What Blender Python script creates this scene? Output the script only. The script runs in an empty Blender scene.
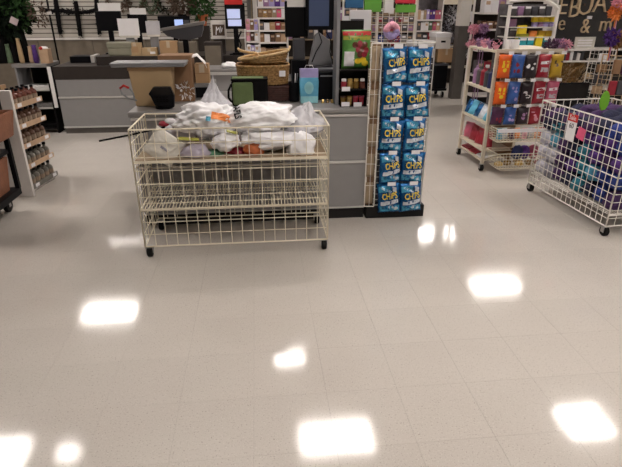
import bpy, bmesh, math, random
from mathutils import Vector, Matrix, noise

random.seed(7)
scene = bpy.context.scene
C = scene.collection

# ---------------------------------------------------------------- camera
F = 510.0                                   # focal length in pixels of the 622 x 467 frame
PITCH = math.atan(228.5 / F)
YAW = math.radians(5.8)
EYE = Vector((0.0, 0.0, 1.5))
cam_data = bpy.data.cameras.new('camera')
cam_data.sensor_width = 36.0
cam_data.lens = F / 622.0 * 36.0
cam_data.clip_start = 0.05
cam_data.clip_end = 60
cam = bpy.data.objects.new('camera', cam_data)
cam.location = EYE
cam.rotation_euler = (math.pi / 2 - PITCH, 0.0, -YAW)
C.objects.link(cam)
scene.camera = cam

# ---------------------------------------------------------------- world and exposure
world = bpy.data.worlds.new('World')
scene.world = world
world.use_nodes = True
world.node_tree.nodes['Background'].inputs[0].default_value = (1.0, 0.95, 0.9, 1)
world.node_tree.nodes['Background'].inputs[1].default_value = 0.05
scene.view_settings.view_transform = 'Standard'
scene.view_settings.look = 'None'
scene.view_settings.gamma = 1.0
scene.view_settings.use_curve_mapping = False
scene.view_settings.exposure = 0.50
LAMP = 26.0                                  # luminance of the ceiling troffers
LAMP_COL = (1.0, 0.922, 0.86)

# pixel -> place helpers (a pixel gives a direction, the plane gives the distance)
FW = Vector((math.sin(YAW) * math.cos(PITCH), math.cos(YAW) * math.cos(PITCH), -math.sin(PITCH)))
RT = Vector((math.cos(YAW), -math.sin(YAW), 0.0))
UP = RT.cross(FW)
def ray(x, y): return FW + RT * ((x - 311) / F) - UP * ((y - 233.5) / F)
def W(x, y, Y):
    r = ray(x, y); p = EYE + r * (Y / r.y); return p.x, p.z
def R(x0, y0, x1, y1, Y):                    # pixel rectangle on the plane Y -> X0, X1, Z0, Z1
    ym = (y0 + y1) / 2; xm = (x0 + x1) / 2
    return W(x0, ym, Y)[0], W(x1, ym, Y)[0], W(xm, y1, Y)[1], W(xm, y0, Y)[1]
def project(p):
    d = p - EYE; w = d.dot(FW)
    return 311 + F * d.dot(RT) / w, 233.5 - F * d.dot(UP) / w, w

# ---------------------------------------------------------------- materials
MATS = {}
def mat(name, col, rough=0.5, metal=0.0, var=0.08, scale=12.0, bump=0.0, bscale=60.0, spec=0.5,
        emit=None, trans=0.0, alpha=1.0, coat=0.0, detail=3.0, random_tint=0.0):
    m = bpy.data.materials.new(name); m.use_nodes = True
    nt = m.node_tree; N = nt.nodes; L = nt.links
    b = N['Principled BSDF']
    b.inputs['Roughness'].default_value = rough
    b.inputs['Metallic'].default_value = metal
    b.inputs['Specular IOR Level'].default_value = spec
    b.inputs['Coat Weight'].default_value = coat
    b.inputs['Coat Roughness'].default_value = 0.08
    b.inputs['Transmission Weight'].default_value = trans
    b.inputs['Alpha'].default_value = alpha
    tc = N.new('ShaderNodeTexCoord')
    if var > 0:
        nz = N.new('ShaderNodeTexNoise'); nz.inputs['Scale'].default_value = scale
        nz.inputs['Detail'].default_value = detail
        L.new(tc.outputs['Object'], nz.inputs['Vector'])
        rp = N.new('ShaderNodeValToRGB')
        rp.color_ramp.elements[0].position = 0.3; rp.color_ramp.elements[1].position = 0.7
        rp.color_ramp.elements[0].color = tuple(max(0, c * (1 - var)) for c in col) + (1,)
        rp.color_ramp.elements[1].color = tuple(min(1, c * (1 + var)) for c in col) + (1,)
        L.new(nz.outputs['Fac'], rp.inputs['Fac'])
        out = rp.outputs['Color']
        if random_tint > 0:
            oi = N.new('ShaderNodeObjectInfo')
            mr = N.new('ShaderNodeMapRange')
            mr.inputs['To Min'].default_value = 1 - random_tint; mr.inputs['To Max'].default_value = 1 + random_tint
            L.new(oi.outputs['Random'], mr.inputs['Value'])
            hs = N.new('ShaderNodeHueSaturation')
            L.new(mr.outputs['Result'], hs.inputs['Value']); L.new(out, hs.inputs['Color'])
            out = hs.outputs['Color']
        L.new(out, b.inputs['Base Color'])
    else:
        b.inputs['Base Color'].default_value = tuple(col) + (1,)
    if bump > 0:
        n2 = N.new('ShaderNodeTexNoise'); n2.inputs['Scale'].default_value = bscale
        n2.inputs['Detail'].default_value = 4
        L.new(tc.outputs['Object'], n2.inputs['Vector'])
        bp = N.new('ShaderNodeBump'); bp.inputs['Strength'].default_value = bump
        bp.inputs['Distance'].default_value = 0.01
        L.new(n2.outputs['Fac'], bp.inputs['Height']); L.new(bp.outputs['Normal'], b.inputs['Normal'])
    if emit:
        b.inputs['Emission Color'].default_value = tuple(emit[0]) + (1,)
        b.inputs['Emission Strength'].default_value = emit[1]
    MATS[name] = m
    return m

def vinyl_floor():
    m = mat('vinyl_tile', (0.575, 0.535, 0.49), rough=0.06, var=0.02, scale=2.0, spec=0.5, random_tint=0.010)
    nt = m.node_tree; N = nt.nodes; L = nt.links; b = N['Principled BSDF']
    src = b.inputs['Base Color'].links[0].from_socket
    geo = N.new('ShaderNodeNewGeometry')
    def flecks(scale, lo, hi, col, fac):
        global src_
        nz = N.new('ShaderNodeTexNoise'); nz.inputs['Scale'].default_value = scale
        nz.inputs['Detail'].default_value = 2
        L.new(geo.outputs['Position'], nz.inputs['Vector'])
        mr = N.new('ShaderNodeMapRange'); mr.inputs['From Min'].default_value = lo; mr.inputs['From Max'].default_value = hi
        mr.inputs['To Max'].default_value = fac
        L.new(nz.outputs['Fac'], mr.inputs['Value'])
        mx = N.new('ShaderNodeMix'); mx.data_type = 'RGBA'
        mx.inputs[7].default_value = col + (1,)
        L.new(mr.outputs['Result'], mx.inputs[0]); L.new(src_, mx.inputs[6])
        src_ = mx.outputs[2]
    def soil(scale):
        global src_
        nz = N.new('ShaderNodeTexNoise'); nz.inputs['Scale'].default_value = scale; nz.inputs['Detail'].default_value = 5
        L.new(geo.outputs['Position'], nz.inputs['Vector'])
        mr = N.new('ShaderNodeMapRange'); mr.inputs['From Min'].default_value = 0.42; mr.inputs['From Max'].default_value = 0.7
        mr.inputs['To Max'].default_value = 0.35
        L.new(nz.outputs['Fac'], mr.inputs['Value'])
        mx = N.new('ShaderNodeMix'); mx.data_type = 'RGBA'; mx.inputs[7].default_value = (0.40, 0.35, 0.31, 1)
        L.new(mr.outputs['Result'], mx.inputs[0]); L.new(src_, mx.inputs[6]); src_ = mx.outputs[2]
    global src_
    src_ = src
    soil(0.8); flecks(150, 0.60, 0.70, (0.26, 0.225, 0.19), 0.6)
    flecks(190, 0.60, 0.68, (0.74, 0.71, 0.66), 0.5)
    flecks(90, 0.68, 0.76, (0.22, 0.19, 0.16), 0.6)
    L.new(src_, b.inputs['Base Color'])
    # worn wax: slow change of gloss, and a very shallow waviness of the surface
    nz = N.new('ShaderNodeTexNoise'); nz.inputs['Scale'].default_value = 1.7; nz.inputs['Detail'].default_value = 5
    L.new(geo.outputs['Position'], nz.inputs['Vector'])
    mr = N.new('ShaderNodeMapRange'); mr.inputs['To Min'].default_value = 0.055; mr.inputs['To Max'].default_value = 0.12
    L.new(nz.outputs['Fac'], mr.inputs['Value']); L.new(mr.outputs['Result'], b.inputs['Roughness'])
    n2 = N.new('ShaderNodeTexNoise'); n2.inputs['Scale'].default_value = 7; n2.inputs['Detail'].default_value = 4
    L.new(geo.outputs['Position'], n2.inputs['Vector'])
    bp = N.new('ShaderNodeBump'); bp.inputs['Strength'].default_value = 0.10; bp.inputs['Distance'].default_value = 0.0025
    L.new(n2.outputs['Fac'], bp.inputs['Height']); L.new(bp.outputs['Normal'], b.inputs['Normal'])
    return m
vinyl_floor()
mat('joint', (0.33, 0.30, 0.27), 0.9)
mat('ceiling_white', (0.50, 0.48, 0.46), 0.9)
mat('wall_paint', (0.30, 0.28, 0.26), 0.85)
mat('dark_wall', (0.035, 0.033, 0.034), 0.8)
mat('slat', (0.50, 0.46, 0.41), 0.6, var=0.05)
mat('groove', (0.10, 0.085, 0.07), 0.8)
mat('beige_panel', (0.17, 0.14, 0.105), 0.7)
mat('lamp', (1, 1, 1), 0.5, var=0, emit=(LAMP_COL, LAMP))
mat('cream_wire', (0.80, 0.73, 0.58), 0.35, var=0.05)
mat('white_wire', (0.84, 0.80, 0.74), 0.35, var=0.05)
mat('cream_board', (0.62, 0.55, 0.44), 0.5, var=0.06)
mat('grey_laminate', (0.265, 0.256, 0.256), 0.45, var=0.03)
mat('grey_top', (0.22, 0.21, 0.205), 0.4, var=0.04)
mat('grey_plastic', (0.24, 0.24, 0.25), 0.45, var=0.04)
mat('slate_plastic', (0.07, 0.07, 0.08), 0.5, var=0.04, spec=0.3)
mat('brown_fascia', (0.036, 0.029, 0.026), 0.5, var=0.06, spec=0.2)
mat('kick', (0.016, 0.015, 0.015), 0.6, spec=0.2)
mat('alu', (0.62, 0.60, 0.58), 0.3, metal=0.3, var=0.03)
mat('black_plastic', (0.006, 0.006, 0.0075), 0.42, var=0.1, spec=0.10)
mat('black_matt', (0.006, 0.0055, 0.006), 0.8, var=0.15, spec=0.08)
mat('rubber', (0.008, 0.008, 0.008), 0.6, spec=0.15)
mat('steel', (0.45, 0.44, 0.43), 0.3, metal=0.9, var=0.04)
mat('white_paper', (0.80, 0.78, 0.77), 0.7, var=0.03)
mat('white_card', (0.82, 0.80, 0.82), 0.6, var=0.02)
mat('white_board', (0.74, 0.70, 0.67), 0.5, var=0.03)
mat('cardboard', (0.42, 0.26, 0.135), 0.8, var=0.08, scale=5)
mat('tan_board', (0.46, 0.32, 0.175), 0.8, var=0.08, scale=5)
mat('brown_board', (0.26, 0.145, 0.075), 0.75, var=0.12, scale=6)
mat('tape', (0.55, 0.45, 0.33), 0.25, var=0.05)
mat('shrink_wrap', (0.75, 0.72, 0.70), 0.12, var=0.1, bump=0.8, bscale=40)
mat('bag_white', (0.88, 0.87, 0.89), 0.28, var=0.02, bump=0.16, bscale=14)
mat('bag_grey', (0.70, 0.69, 0.73), 0.25, var=0.06, bump=0.2, bscale=16, alpha=0.75)
mat('clear_wrap', (0.66, 0.63, 0.57), 0.2, var=0.12, bump=0.5, bscale=30)
mat('lilac_wrap', (0.52, 0.47, 0.56), 0.22, var=0.15, bump=0.5, bscale=30)
mat('orange', (0.80, 0.26, 0.06), 0.5, var=0.1)
mat('rust', (0.50, 0.13, 0.04), 0.6, var=0.25, scale=30)
mat('lime_yellow', (0.40, 0.40, 0.06), 0.4)
mat('pack_green', (0.09, 0.27, 0.05), 0.45, var=0.35, scale=14)
mat('bottle_label', (0.27, 0.20, 0.14), 0.6, var=0.3, scale=30)
mat('green_dull', (0.10, 0.26, 0.15), 0.5, var=0.15)
mat('olive_cloth', (0.115, 0.16, 0.06), 0.85, var=0.12, bump=0.3, bscale=150)
mat('lime', (0.20, 0.52, 0.04), 0.4)
mat('leaf_green', (0.035, 0.085, 0.025), 0.7, var=0.35, scale=20, spec=0.2)
mat('leaf_dark', (0.007, 0.013, 0.007), 0.8, var=0.35, scale=20, spec=0.15)
mat('leaf_sage', (0.10, 0.15, 0.085), 0.7, var=0.3, scale=20)
mat('twig', (0.10, 0.065, 0.045), 0.8, var=0.2)
mat('terracotta', (0.26, 0.105, 0.055), 0.6, var=0.15, bump=0.4, bscale=90)
mat('wicker', (0.40, 0.235, 0.09), 0.6, var=0.5, scale=60)
mat('wicker_light', (0.56, 0.38, 0.18), 0.55, var=0.25, scale=45)
mat('wicker_dark', (0.075, 0.030, 0.024), 0.6, var=0.3, scale=45)
mat('chip_blue', (0.010, 0.105, 0.29), 0.2, metal=0.45, var=0.65, scale=26, bump=0.9, bscale=38)
mat('chip_cyan', (0.06, 0.34, 0.54), 0.16, metal=0.4, var=0.5, scale=30, bump=0.6, bscale=30)
mat('chip_yellow', (0.86, 0.62, 0.03), 0.4, var=0.08)
mat('chip_white', (0.62, 0.66, 0.72), 0.25, metal=0.2, var=0.2, scale=40, bump=0.5, bscale=38)
mat('cookie', (0.30, 0.15, 0.06), 0.6, var=0.3, scale=60)
mat('navy', (0.014, 0.022, 0.10), 0.5, var=0.2)
mat('kraft', (0.36, 0.27, 0.175), 0.75, var=0.15, scale=9)
mat('screen_blue', (0.05, 0.07, 0.13), 0.15, var=0, emit=((0.30, 0.36, 0.62), 0.035))
mat('screen_bright', (0.2, 0.3, 0.5), 0.2, var=0, emit=((0.42, 0.52, 0.95), 0.62))
mat('screen_pale', (0.3, 0.35, 0.5), 0.2, var=0, emit=((0.60, 0.64, 0.95), 0.42))
mat('red', (0.55, 0.022, 0.02), 0.4)
mat('crimson', (0.30, 0.018, 0.035), 0.5, var=0.15)
mat('pink', (0.72, 0.33, 0.42), 0.6, var=0.15)
mat('hot_pink', (0.75, 0.10, 0.22), 0.5)
mat('lilac', (0.40, 0.33, 0.62), 0.6, var=0.15)
mat('mauve', (0.33, 0.18, 0.33), 0.6, var=0.2)
mat('purple', (0.095, 0.035, 0.22), 0.85, var=0.3, scale=25, bump=0.6, bscale=120)
mat('plum', (0.060, 0.025, 0.10), 0.85, var=0.3, scale=25, bump=0.6, bscale=120)
mat('royal', (0.022, 0.045, 0.24), 0.85, var=0.3, scale=25, bump=0.6, bscale=120)
mat('midnight', (0.014, 0.016, 0.05), 0.85, var=0.3, scale=25, bump=0.6, bscale=120)
mat('teal', (0.035, 0.22, 0.30), 0.85, var=0.3, scale=25, bump=0.6, bscale=120)
mat('sky', (0.10, 0.38, 0.55), 0.7, var=0.2, bump=0.4, bscale=120)
mat('fluff_white', (0.62, 0.60, 0.68), 0.9, var=0.2, scale=25, bump=0.8, bscale=120)
mat('fluff_grey', (0.30, 0.29, 0.34), 0.9, var=0.3, scale=25, bump=0.8, bscale=120)
mat('gift_blue', (0.12, 0.42, 0.62), 0.35, var=0.25, scale=12)
mat('gift_aqua', (0.32, 0.66, 0.72), 0.35, var=0.2, scale=12)
mat('gift_lilac', (0.36, 0.32, 0.58), 0.35, var=0.15, scale=12)
mat('skin_tone', (0.62, 0.42, 0.33), 0.5, var=0.2, scale=40)
mat('gold', (0.62, 0.42, 0.14), 0.3, metal=0.6, var=0.15)
mat('amber', (0.22, 0.12, 0.025), 0.25, var=0.3)
mat('bottle_brown', (0.10, 0.055, 0.038), 0.2, var=0.3)
mat('bottle_red', (0.15, 0.05, 0.035), 0.2, var=0.3)
mat('bottle_grey', (0.15, 0.14, 0.12), 0.3, var=0.35)
mat('strip_tan', (0.50, 0.335, 0.215), 0.6, var=0.1)
mat('yellow', (0.78, 0.58, 0.02), 0.45)
mat('mustard', (0.48, 0.30, 0.02), 0.4, var=0.1)
mat('candy_orange', (0.78, 0.12, 0.012), 0.3, var=0.15, bump=0.3)
mat('candy_blue', (0.04, 0.11, 0.36), 0.3, var=0.3, bump=0.3)
mat('candy_black', (0.02, 0.012, 0.016), 0.3, var=0.2, bump=0.3)
mat('candy_red', (0.34, 0.018, 0.035), 0.3, var=0.2, bump=0.3)
mat('candy_pink', (0.48, 0.10, 0.17), 0.3, var=0.2, bump=0.3)
mat('candy_plum', (0.07, 0.02, 0.06), 0.3, var=0.3, bump=0.3)
mat('wood_letter', (0.62, 0.47, 0.30), 0.7, var=0.15)
mat('paper_tan', (0.40, 0.27, 0.13), 0.8, var=0.3, scale=18)
mat('smoke_glass', (0.015, 0.013, 0.013), 0.25, var=0.1, spec=0.2)
mat('column_grey', (0.10, 0.088, 0.08), 0.6, var=0.08)
mat('column_white', (0.72, 0.68, 0.63), 0.6, var=0.03)
mat('shade_grey', (0.10, 0.09, 0.095), 0.8, var=0.35, scale=14)
mat('teal_pack', (0.03, 0.33, 0.38), 0.4)
mat('sheet_green', (0.14, 0.42, 0.05), 0.5)
mat('sheet_red', (0.72, 0.03, 0.06), 0.5)
mat('sheet_blue', (0.02, 0.13, 0.30), 0.5)
mat('pinkish_card', (0.45, 0.36, 0.37), 0.6)
mat('olive_board', (0.24, 0.23, 0.17), 0.6)
mat('wood_shelf', (0.34, 0.22, 0.12), 0.6, var=0.2, scale=10)

# ---------------------------------------------------------------- mesh builder
class B:
    def __init__(s): s.v = []; s.f = []
    def add(s, vs, fs):
        o = len(s.v); s.v += [tuple(v) for v in vs]; s.f += [tuple(i + o for i in f) for f in fs]; return s
    def box(s, x0, x1, y0, y1, z0, z1):
        vs = [(x, y, z) for z in (z0, z1) for y in (y0, y1) for x in (x0, x1)]
        return s.add(vs, [(0, 2, 3, 1), (4, 5, 7, 6), (0, 1, 5, 4), (2, 6, 7, 3), (0, 4, 6, 2), (1, 3, 7, 5)])
    def obox(s, c, size, rot=(0, 0, 0)):
        from mathutils import Euler
        e = Euler(rot).to_matrix(); t = B().box(-size[0]/2, size[0]/2, -size[1]/2, size[1]/2, -size[2]/2, size[2]/2)
        return s.add([Vector(c) + e @ Vector(v) for v in t.v], t.f)
    def tube(s, pts, r, n=4, closed=False):
        pts = [Vector(p) for p in pts]; k = len(pts); rings = []
        rs = r if isinstance(r, (list, tuple)) else [r] * k
        ref = None
        for i, p in enumerate(pts):
            a = pts[i - 1] if i > 0 else (pts[-1] if closed else p)
            b = pts[i + 1] if i < k - 1 else (pts[0] if closed else p)
            t = (b - a)
            t = t.normalized() if t.length > 1e-9 else Vector((0, 0, 1))
            if ref is None:
                ref = Vector((0, 0, 1)) if abs(t.z) < 0.9 else Vector((1, 0, 0))
            u = (ref - t * ref.dot(t))
            if u.length < 1e-6: u = t.orthogonal()
            u.normalize(); w = t.cross(u); ref = u
            rings.append([p + (u * math.cos(2*math.pi*(j+.5)/n) + w * math.sin(2*math.pi*(j+.5)/n)) * rs[i] for j in range(n)])
        vs = [q for rg in rings for q in rg]; fs = []
        for i in range(k if closed else k - 1):
            i2 = (i + 1) % k
            for j in range(n):
                j2 = (j + 1) % n
                fs.append((i*n + j, i*n + j2, i2*n + j2, i2*n + j))
        if not closed:
            fs.append(tuple(range(n - 1, -1, -1))); fs.append(tuple((k-1)*n + j for j in range(n)))
        return s.add(vs, fs)
    def lathe(s, c, prof, n=14, axis='z', sx=1.0, sy=1.0):
        vs = []; fs = []
        for r, z in prof:
            for j in range(n):
                a = 2*math.pi*j/n
                x, y = r*math.cos(a)*sx, r*math.sin(a)*sy
                v = {'z': (x, y, z), 'x': (z, x, y), 'y': (x, z, y)}[axis]
                vs.append((c[0]+v[0], c[1]+v[1], c[2]+v[2]))
        k = len(prof)
        for i in range(k-1):
            for j in range(n):
                j2 = (j+1) % n
                fs.append((i*n+j, i*n+j2, (i+1)*n+j2, (i+1)*n+j))
        fs.append(tuple(range(n-1, -1, -1))); fs.append(tuple((k-1)*n+j for j in range(n)))
        return s.add(vs, fs)
    def prism(s, poly, y0, y1):                 # polygon in X-Z pushed along Y
        n = len(poly)
        vs = [(x, y0, z) for x, z in poly] + [(x, y1, z) for x, z in poly]
        fs = [tuple(range(n)), tuple(range(2*n-1, n-1, -1))]
        for i in range(n):
            j = (i+1) % n; fs.append((j, i, n+i, n+j))
        return s.add(vs, fs)
    def blob(s, c, size, seed=0, amp=0.25, freq=1.6, sub=3, ridged=False, flat=None, peak=None):
        bm = bmesh.new(); bmesh.ops.create_icosphere(bm, subdivisions=sub, radius=1.0)
        off = Vector((seed*3.17, seed*1.93, seed*2.71)); vs = []
        bm.verts.ensure_lookup_table()
        for v in bm.verts:
            p = v.co.normalized()
            q = p * freq + off
            d = noise.noise(q) * amp + noise.noise(q*2.3) * amp * 0.55
            if ridged:
                e1 = Vector((q.x*1.0 + q.z*1.2, q.y*2.2, q.z*2.8 - q.x*1.1)); e2 = Vector((q.x*3.0 + q.y, q.y*3.0, q.z*1.6 + q.x*1.4))
                d += (0.34 - abs(noise.noise(e1))) * amp * 0.55 + (0.3 - abs(noise.noise(e2 + off))) * amp * 0.4
                d += (0.3 - abs(noise.noise(e1*2.1 + off))) * amp * 0.16
            w = p * (1 + d)
            if peak and w.z > 0:
                h_ = w.z; w = Vector((w.x*max(.12, 1-peak[2]*h_) + peak[0]*h_*h_, w.y*max(.15, 1-peak[2]*h_), h_*(1+peak[1]*h_)))
            z = w.z*size[2]
            if flat is not None and z < -flat: z = -flat - (z + flat) * -0.05
            vs.append((c[0]+w.x*size[0], c[1]+w.y*size[1], c[2]+z))
        fs = [tuple(v.index for v in f.verts) for f in bm.faces]
        bm.free()
        return s.add(vs, fs)
    def leaves(s, c, rad, n, size, seed=0, aspect=2.4, droop=0.0):
        rnd = random.Random(seed)
        for _ in range(n):
            while True:
                p = Vector((rnd.uniform(-1, 1), rnd.uniform(-1, 1), rnd.uniform(-1, 1)))
                if p.length <= 1: break
            o = Vector((c[0]+p.x*rad[0], c[1]+p.y*rad[1], c[2]+p.z*rad[2]))
            d = (p + Vector((rnd.uniform(-.7, .7), rnd.uniform(-.7, .7), rnd.uniform(-.7, .7) - droop))).normalized()
            w = d.orthogonal().normalized(); w.rotate(Matrix.Rotation(rnd.uniform(0, 6.28), 3, d))
            h = size * rnd.uniform(.6, 1.3); b = h / aspect
            nn = d.cross(w)*h*0.1
            s.add([o, o + d*h*.5 + w*b*.5 + nn, o + d*h, o + d*h*.5 - w*b*.5 + nn, o + d*h*.5],
                  [(0, 1, 4), (1, 2, 4), (2, 3, 4), (3, 0, 4)])
        return s
    def bounds(s):
        xs, ys, zs = zip(*s.v); return min(xs), max(xs), min(ys), max(ys), min(zs), max(zs)
    def mesh(s, name, off=(0, 0, 0)):
        me = bpy.data.meshes.new(name)
        me.from_pydata([(x-off[0], y-off[1], z-off[2]) for x, y, z in s.v], [], s.f); me.update()
        bm = bmesh.new(); bm.from_mesh(me); bmesh.ops.recalc_face_normals(bm, faces=bm.faces); bm.to_mesh(me); bm.free()
        return me

def mk(name, me, m, parent=None, loc=(0, 0, 0), smooth=False, bevel=0, label=None, stuff=False, rot=None):
    o = bpy.data.objects.new(name, me); C.objects.link(o); o.location = loc
    if rot: o.rotation_euler = rot
    if m and not me.materials: me.materials.append(MATS[m])
    if smooth:
        me.polygons.foreach_set('use_smooth', [True]*len(me.polygons))
    if bevel:
        md = o.modifiers.new('bevel', 'BEVEL'); md.width = bevel; md.segments = 2; md.limit_method = 'ANGLE'
    if parent: o.parent = parent
    if label: o['label'] = label
    if stuff: o['kind'] = 'stuff'
    return o
def wloc(o):
    p = Vector((0, 0, 0))
    while o: p += o.location; o = o.parent
    return p
def part(parent, name, b, m, **k):             # builder holds world coordinates; parents are not rotated
    return mk(name, b.mesh(name, wloc(parent)), m, parent, **k)
def tag(o, label, cat, group=None):
    o['label'] = label; o['category'] = cat
    if group: o['group'] = group
    return o
def thing(name, label, cat, loc=(0, 0, 0), group=None, rot=None):
    o = bpy.data.objects.new(name, None); C.objects.link(o); o.location = loc; o.empty_display_size = 0.05
    if rot: o.rotation_euler = rot
    return tag(o, label, cat, group)
def solo(name, b, m, label, cat, group=None, **k):   # a thing that is one mesh, origin at its base
    x0, x1, y0, y1, z0, z1 = b.bounds(); c = ((x0+x1)/2, (y0+y1)/2, z0)
    return tag(mk(name, b.mesh(name, c), m, None, c, **k), label, cat, group)
def struct(name, b, m, parent=None, **k):
    o = mk(name, b.mesh(name), m, parent, **k)
    if parent is None: o['kind'] = 'structure'
    return o
def copy_tree(o, parent=None, loc=None, rot=None):
    c = o.copy(); C.objects.link(c); c.parent = parent
    if loc is not None: c.location = loc
    if rot is not None: c.rotation_euler = rot
    for ch in list(o.children): copy_tree(ch, c)
    return c
TXT = {}
def text_builder(s, size, extrude=0.0006, bold=0.0):
    key = (s, size, bold)
    if key not in TXT:
        cu = bpy.data.curves.new('t', 'FONT'); cu.body = s; cu.size = size; cu.extrude = extrude
        cu.offset = bold; cu.align_x = 'CENTER'; cu.align_y = 'CENTER'; cu.resolution_u = 2
        ob = bpy.data.objects.new('t', cu)
        C.objects.link(ob)
        dg = bpy.context.evaluated_depsgraph_get(); me = bpy.data.meshes.new_from_object(ob.evaluated_get(dg))
        TXT[key] = ([tuple(v.co) for v in me.vertices], [tuple(p.vertices) for p in me.polygons])
        bpy.data.objects.remove(ob); bpy.data.meshes.remove(me); bpy.data.curves.remove(cu)
    vs, fs = TXT[key]
    return [Vector(v) for v in vs], fs
def text_at(parent, s, size, m, c, turn=0.0, name='lettering', face='-y', bold=0.0, sx=1.0):
    vs, fs = text_builder(s, size); b = B(); out = []
    ct, st = math.cos(turn), math.sin(turn)
    for v in vs:
        x, z = v.x*sx*ct - v.y*st, v.x*sx*st + v.y*ct
        if face == '-y': out.append((c[0]+x, c[1]-v.z, c[2]+z))
        elif face == '-x': out.append((c[0]-v.z, c[1]-x, c[2]+z))
        elif face == '+x': out.append((c[0]+v.z, c[1]+x, c[2]+z))
    b.add(out, fs)
    return part(parent, name, b, m)

# ================================================================ THE SETTING
T = 0.3048
TX0, TY0 = -0.069, 1.683
floor = struct('floor', B().box(-7, 8, -5, 13, -0.05, -0.0022), 'joint')
tiles = []
for ix in range(-24, 28):
    for iy in range(-4, 38):
        x = TX0 + (ix + .5) * T; y = TY0 + (iy + .5) * T
        if not (-7 < x - T/2 and x + T/2 < 8 and -5 < y - T/2 and y + T/2 < 13): continue
        sx, sy, w = project(Vector((x, y, 0)))
        area = 0.0
        if w > 0.3 and -60 < sx < 682 and 0 < sy < 530:
            q = [project(Vector((x + a, y + b, 0))) for a, b in ((-T/2, -T/2), (T/2, -T/2), (T/2, T/2), (-T/2, T/2))]
            area = abs(sum(q[i][0]*q[(i+1) % 4][1] - q[(i+1) % 4][0]*q[i][1] for i in range(4)))
            inside = any(-4 < p[0] < 626 and p[1] < 471 for p in q)
            if not inside: area = 0
        tiles.append((area, x, y))
tiles.sort(reverse=True)
hg = T/2 - 0.00035
tile_me = B().box(-hg, hg, -hg, hg, -0.0022, 0).mesh('tile')
rest = B()
for k, (a, x, y) in enumerate(tiles):
    if k < 300 and a > 0:
        mk('tile', tile_me, 'vinyl_tile', floor, (x, y, 0))
    else:
        rest.box(x-hg, x+hg, y-hg, y+hg, -0.0022, 0)
part(floor, 'tile_field', rest, 'vinyl_tile', stuff=True)

CEIL = 3.6
struct('ceiling', B().box(-7, 8, -5, 13, CEIL + 0.03, CEIL + 0.13), 'ceiling_white')
struct('wall_left', B().box(-7.1, -7, -5, 13, 0, CEIL + .1), 'wall_paint')
struct('wall_right', B().box(8, 8.1, -5, 13, 0, CEIL + .1), 'wall_paint')
struct('wall_front', B().box(-7, 8, -5.1, -5, 0, CEIL + .1), 'wall_paint')
struct('wall_rear', B().box(-7, 8, 13, 13.1, 0, CEIL + .1), 'wall_paint')

lamps = [(-3.52, 4.97, .95, .56, 'left of the front counter'), (.82, 4.87, .92, .52, 'above the checkout counter'),
         (4.16, 4.80, .62, .56, 'above the candy rack'), (-2.84, 8.2, .92, .52, 'in front of the slat wall'),
         (4.53, 8.42, .92, .52, 'beyond the candy rack'), (4.2, 11.0, .92, .52, 'near the rear wall, right'),
         (-3.2, 11.6, .92, .52, 'near the rear wall, left'), (.33, 6.56, .45, .34, 'small square one behind the checkout counter'),
         (-2.53, 4.95, .26, .26, 'smallest square one left of the checkout'),
 (.8, 1.5, .92, .52, 'added unseen over the middle of the open floor'),  # from here on, unseen panels added to light the room
         (4.2, 1.5, .92, .52, 'added unseen over the open floor, right'),
         (.8, -2, .92, .52, 'added unseen behind the camera, middle'), (4.2, -2, .92, .52, 'added unseen behind the camera, right')]
for x, y, a, b, w in lamps:
    t = thing('ceiling_light', 'white ceiling light panel ' + w, 'light', (x, y, CEIL - .02), 'ceiling light panels')
    fr = B()
    fr.box(x-a/2-.03, x+a/2+.03, y-b/2-.03, y-b/2, CEIL-.02, CEIL+.03); fr.box(x-a/2-.03, x+a/2+.03, y+b/2, y+b/2+.03, CEIL-.02, CEIL+.03)
    fr.box(x-a/2-.03, x-a/2, y-b/2, y+b/2, CEIL-.02, CEIL+.03); fr.box(x+a/2, x+a/2+.03, y-b/2, y+b/2, CEIL-.02, CEIL+.03)
    part(t, 'frame', fr, 'white_board')
    part(t, 'diffuser', B().box(x-a/2, x+a/2, y-b/2, y+b/2, CEIL-.005, CEIL+.0), 'lamp')

# slat wall partition behind the rear registers
SY = 9.2
wb = struct('wall_back', B().box(-5.2, -.12, SY, SY+.1, 0, 2.6), 'groove')
for k in range(24):
    z = 1.02 + k*.0655
    mk('slat', B().box(-5.2, -.12, SY-.018, SY, z+.007, z+.0655-.007).mesh('slat'), 'slat', wb)
mk('rail', B().box(-5.2, -.12, SY-.03, SY, .985, 1.02).mesh('rail'), 'white_board', wb)
for k in range(6):
    x = -5.2 + k*.85
    mk('wall_panel', B().box(x+.004, x+.842, SY-.014, SY, .02, .98).mesh('wall_panel'), 'beige_panel', wb)

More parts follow.
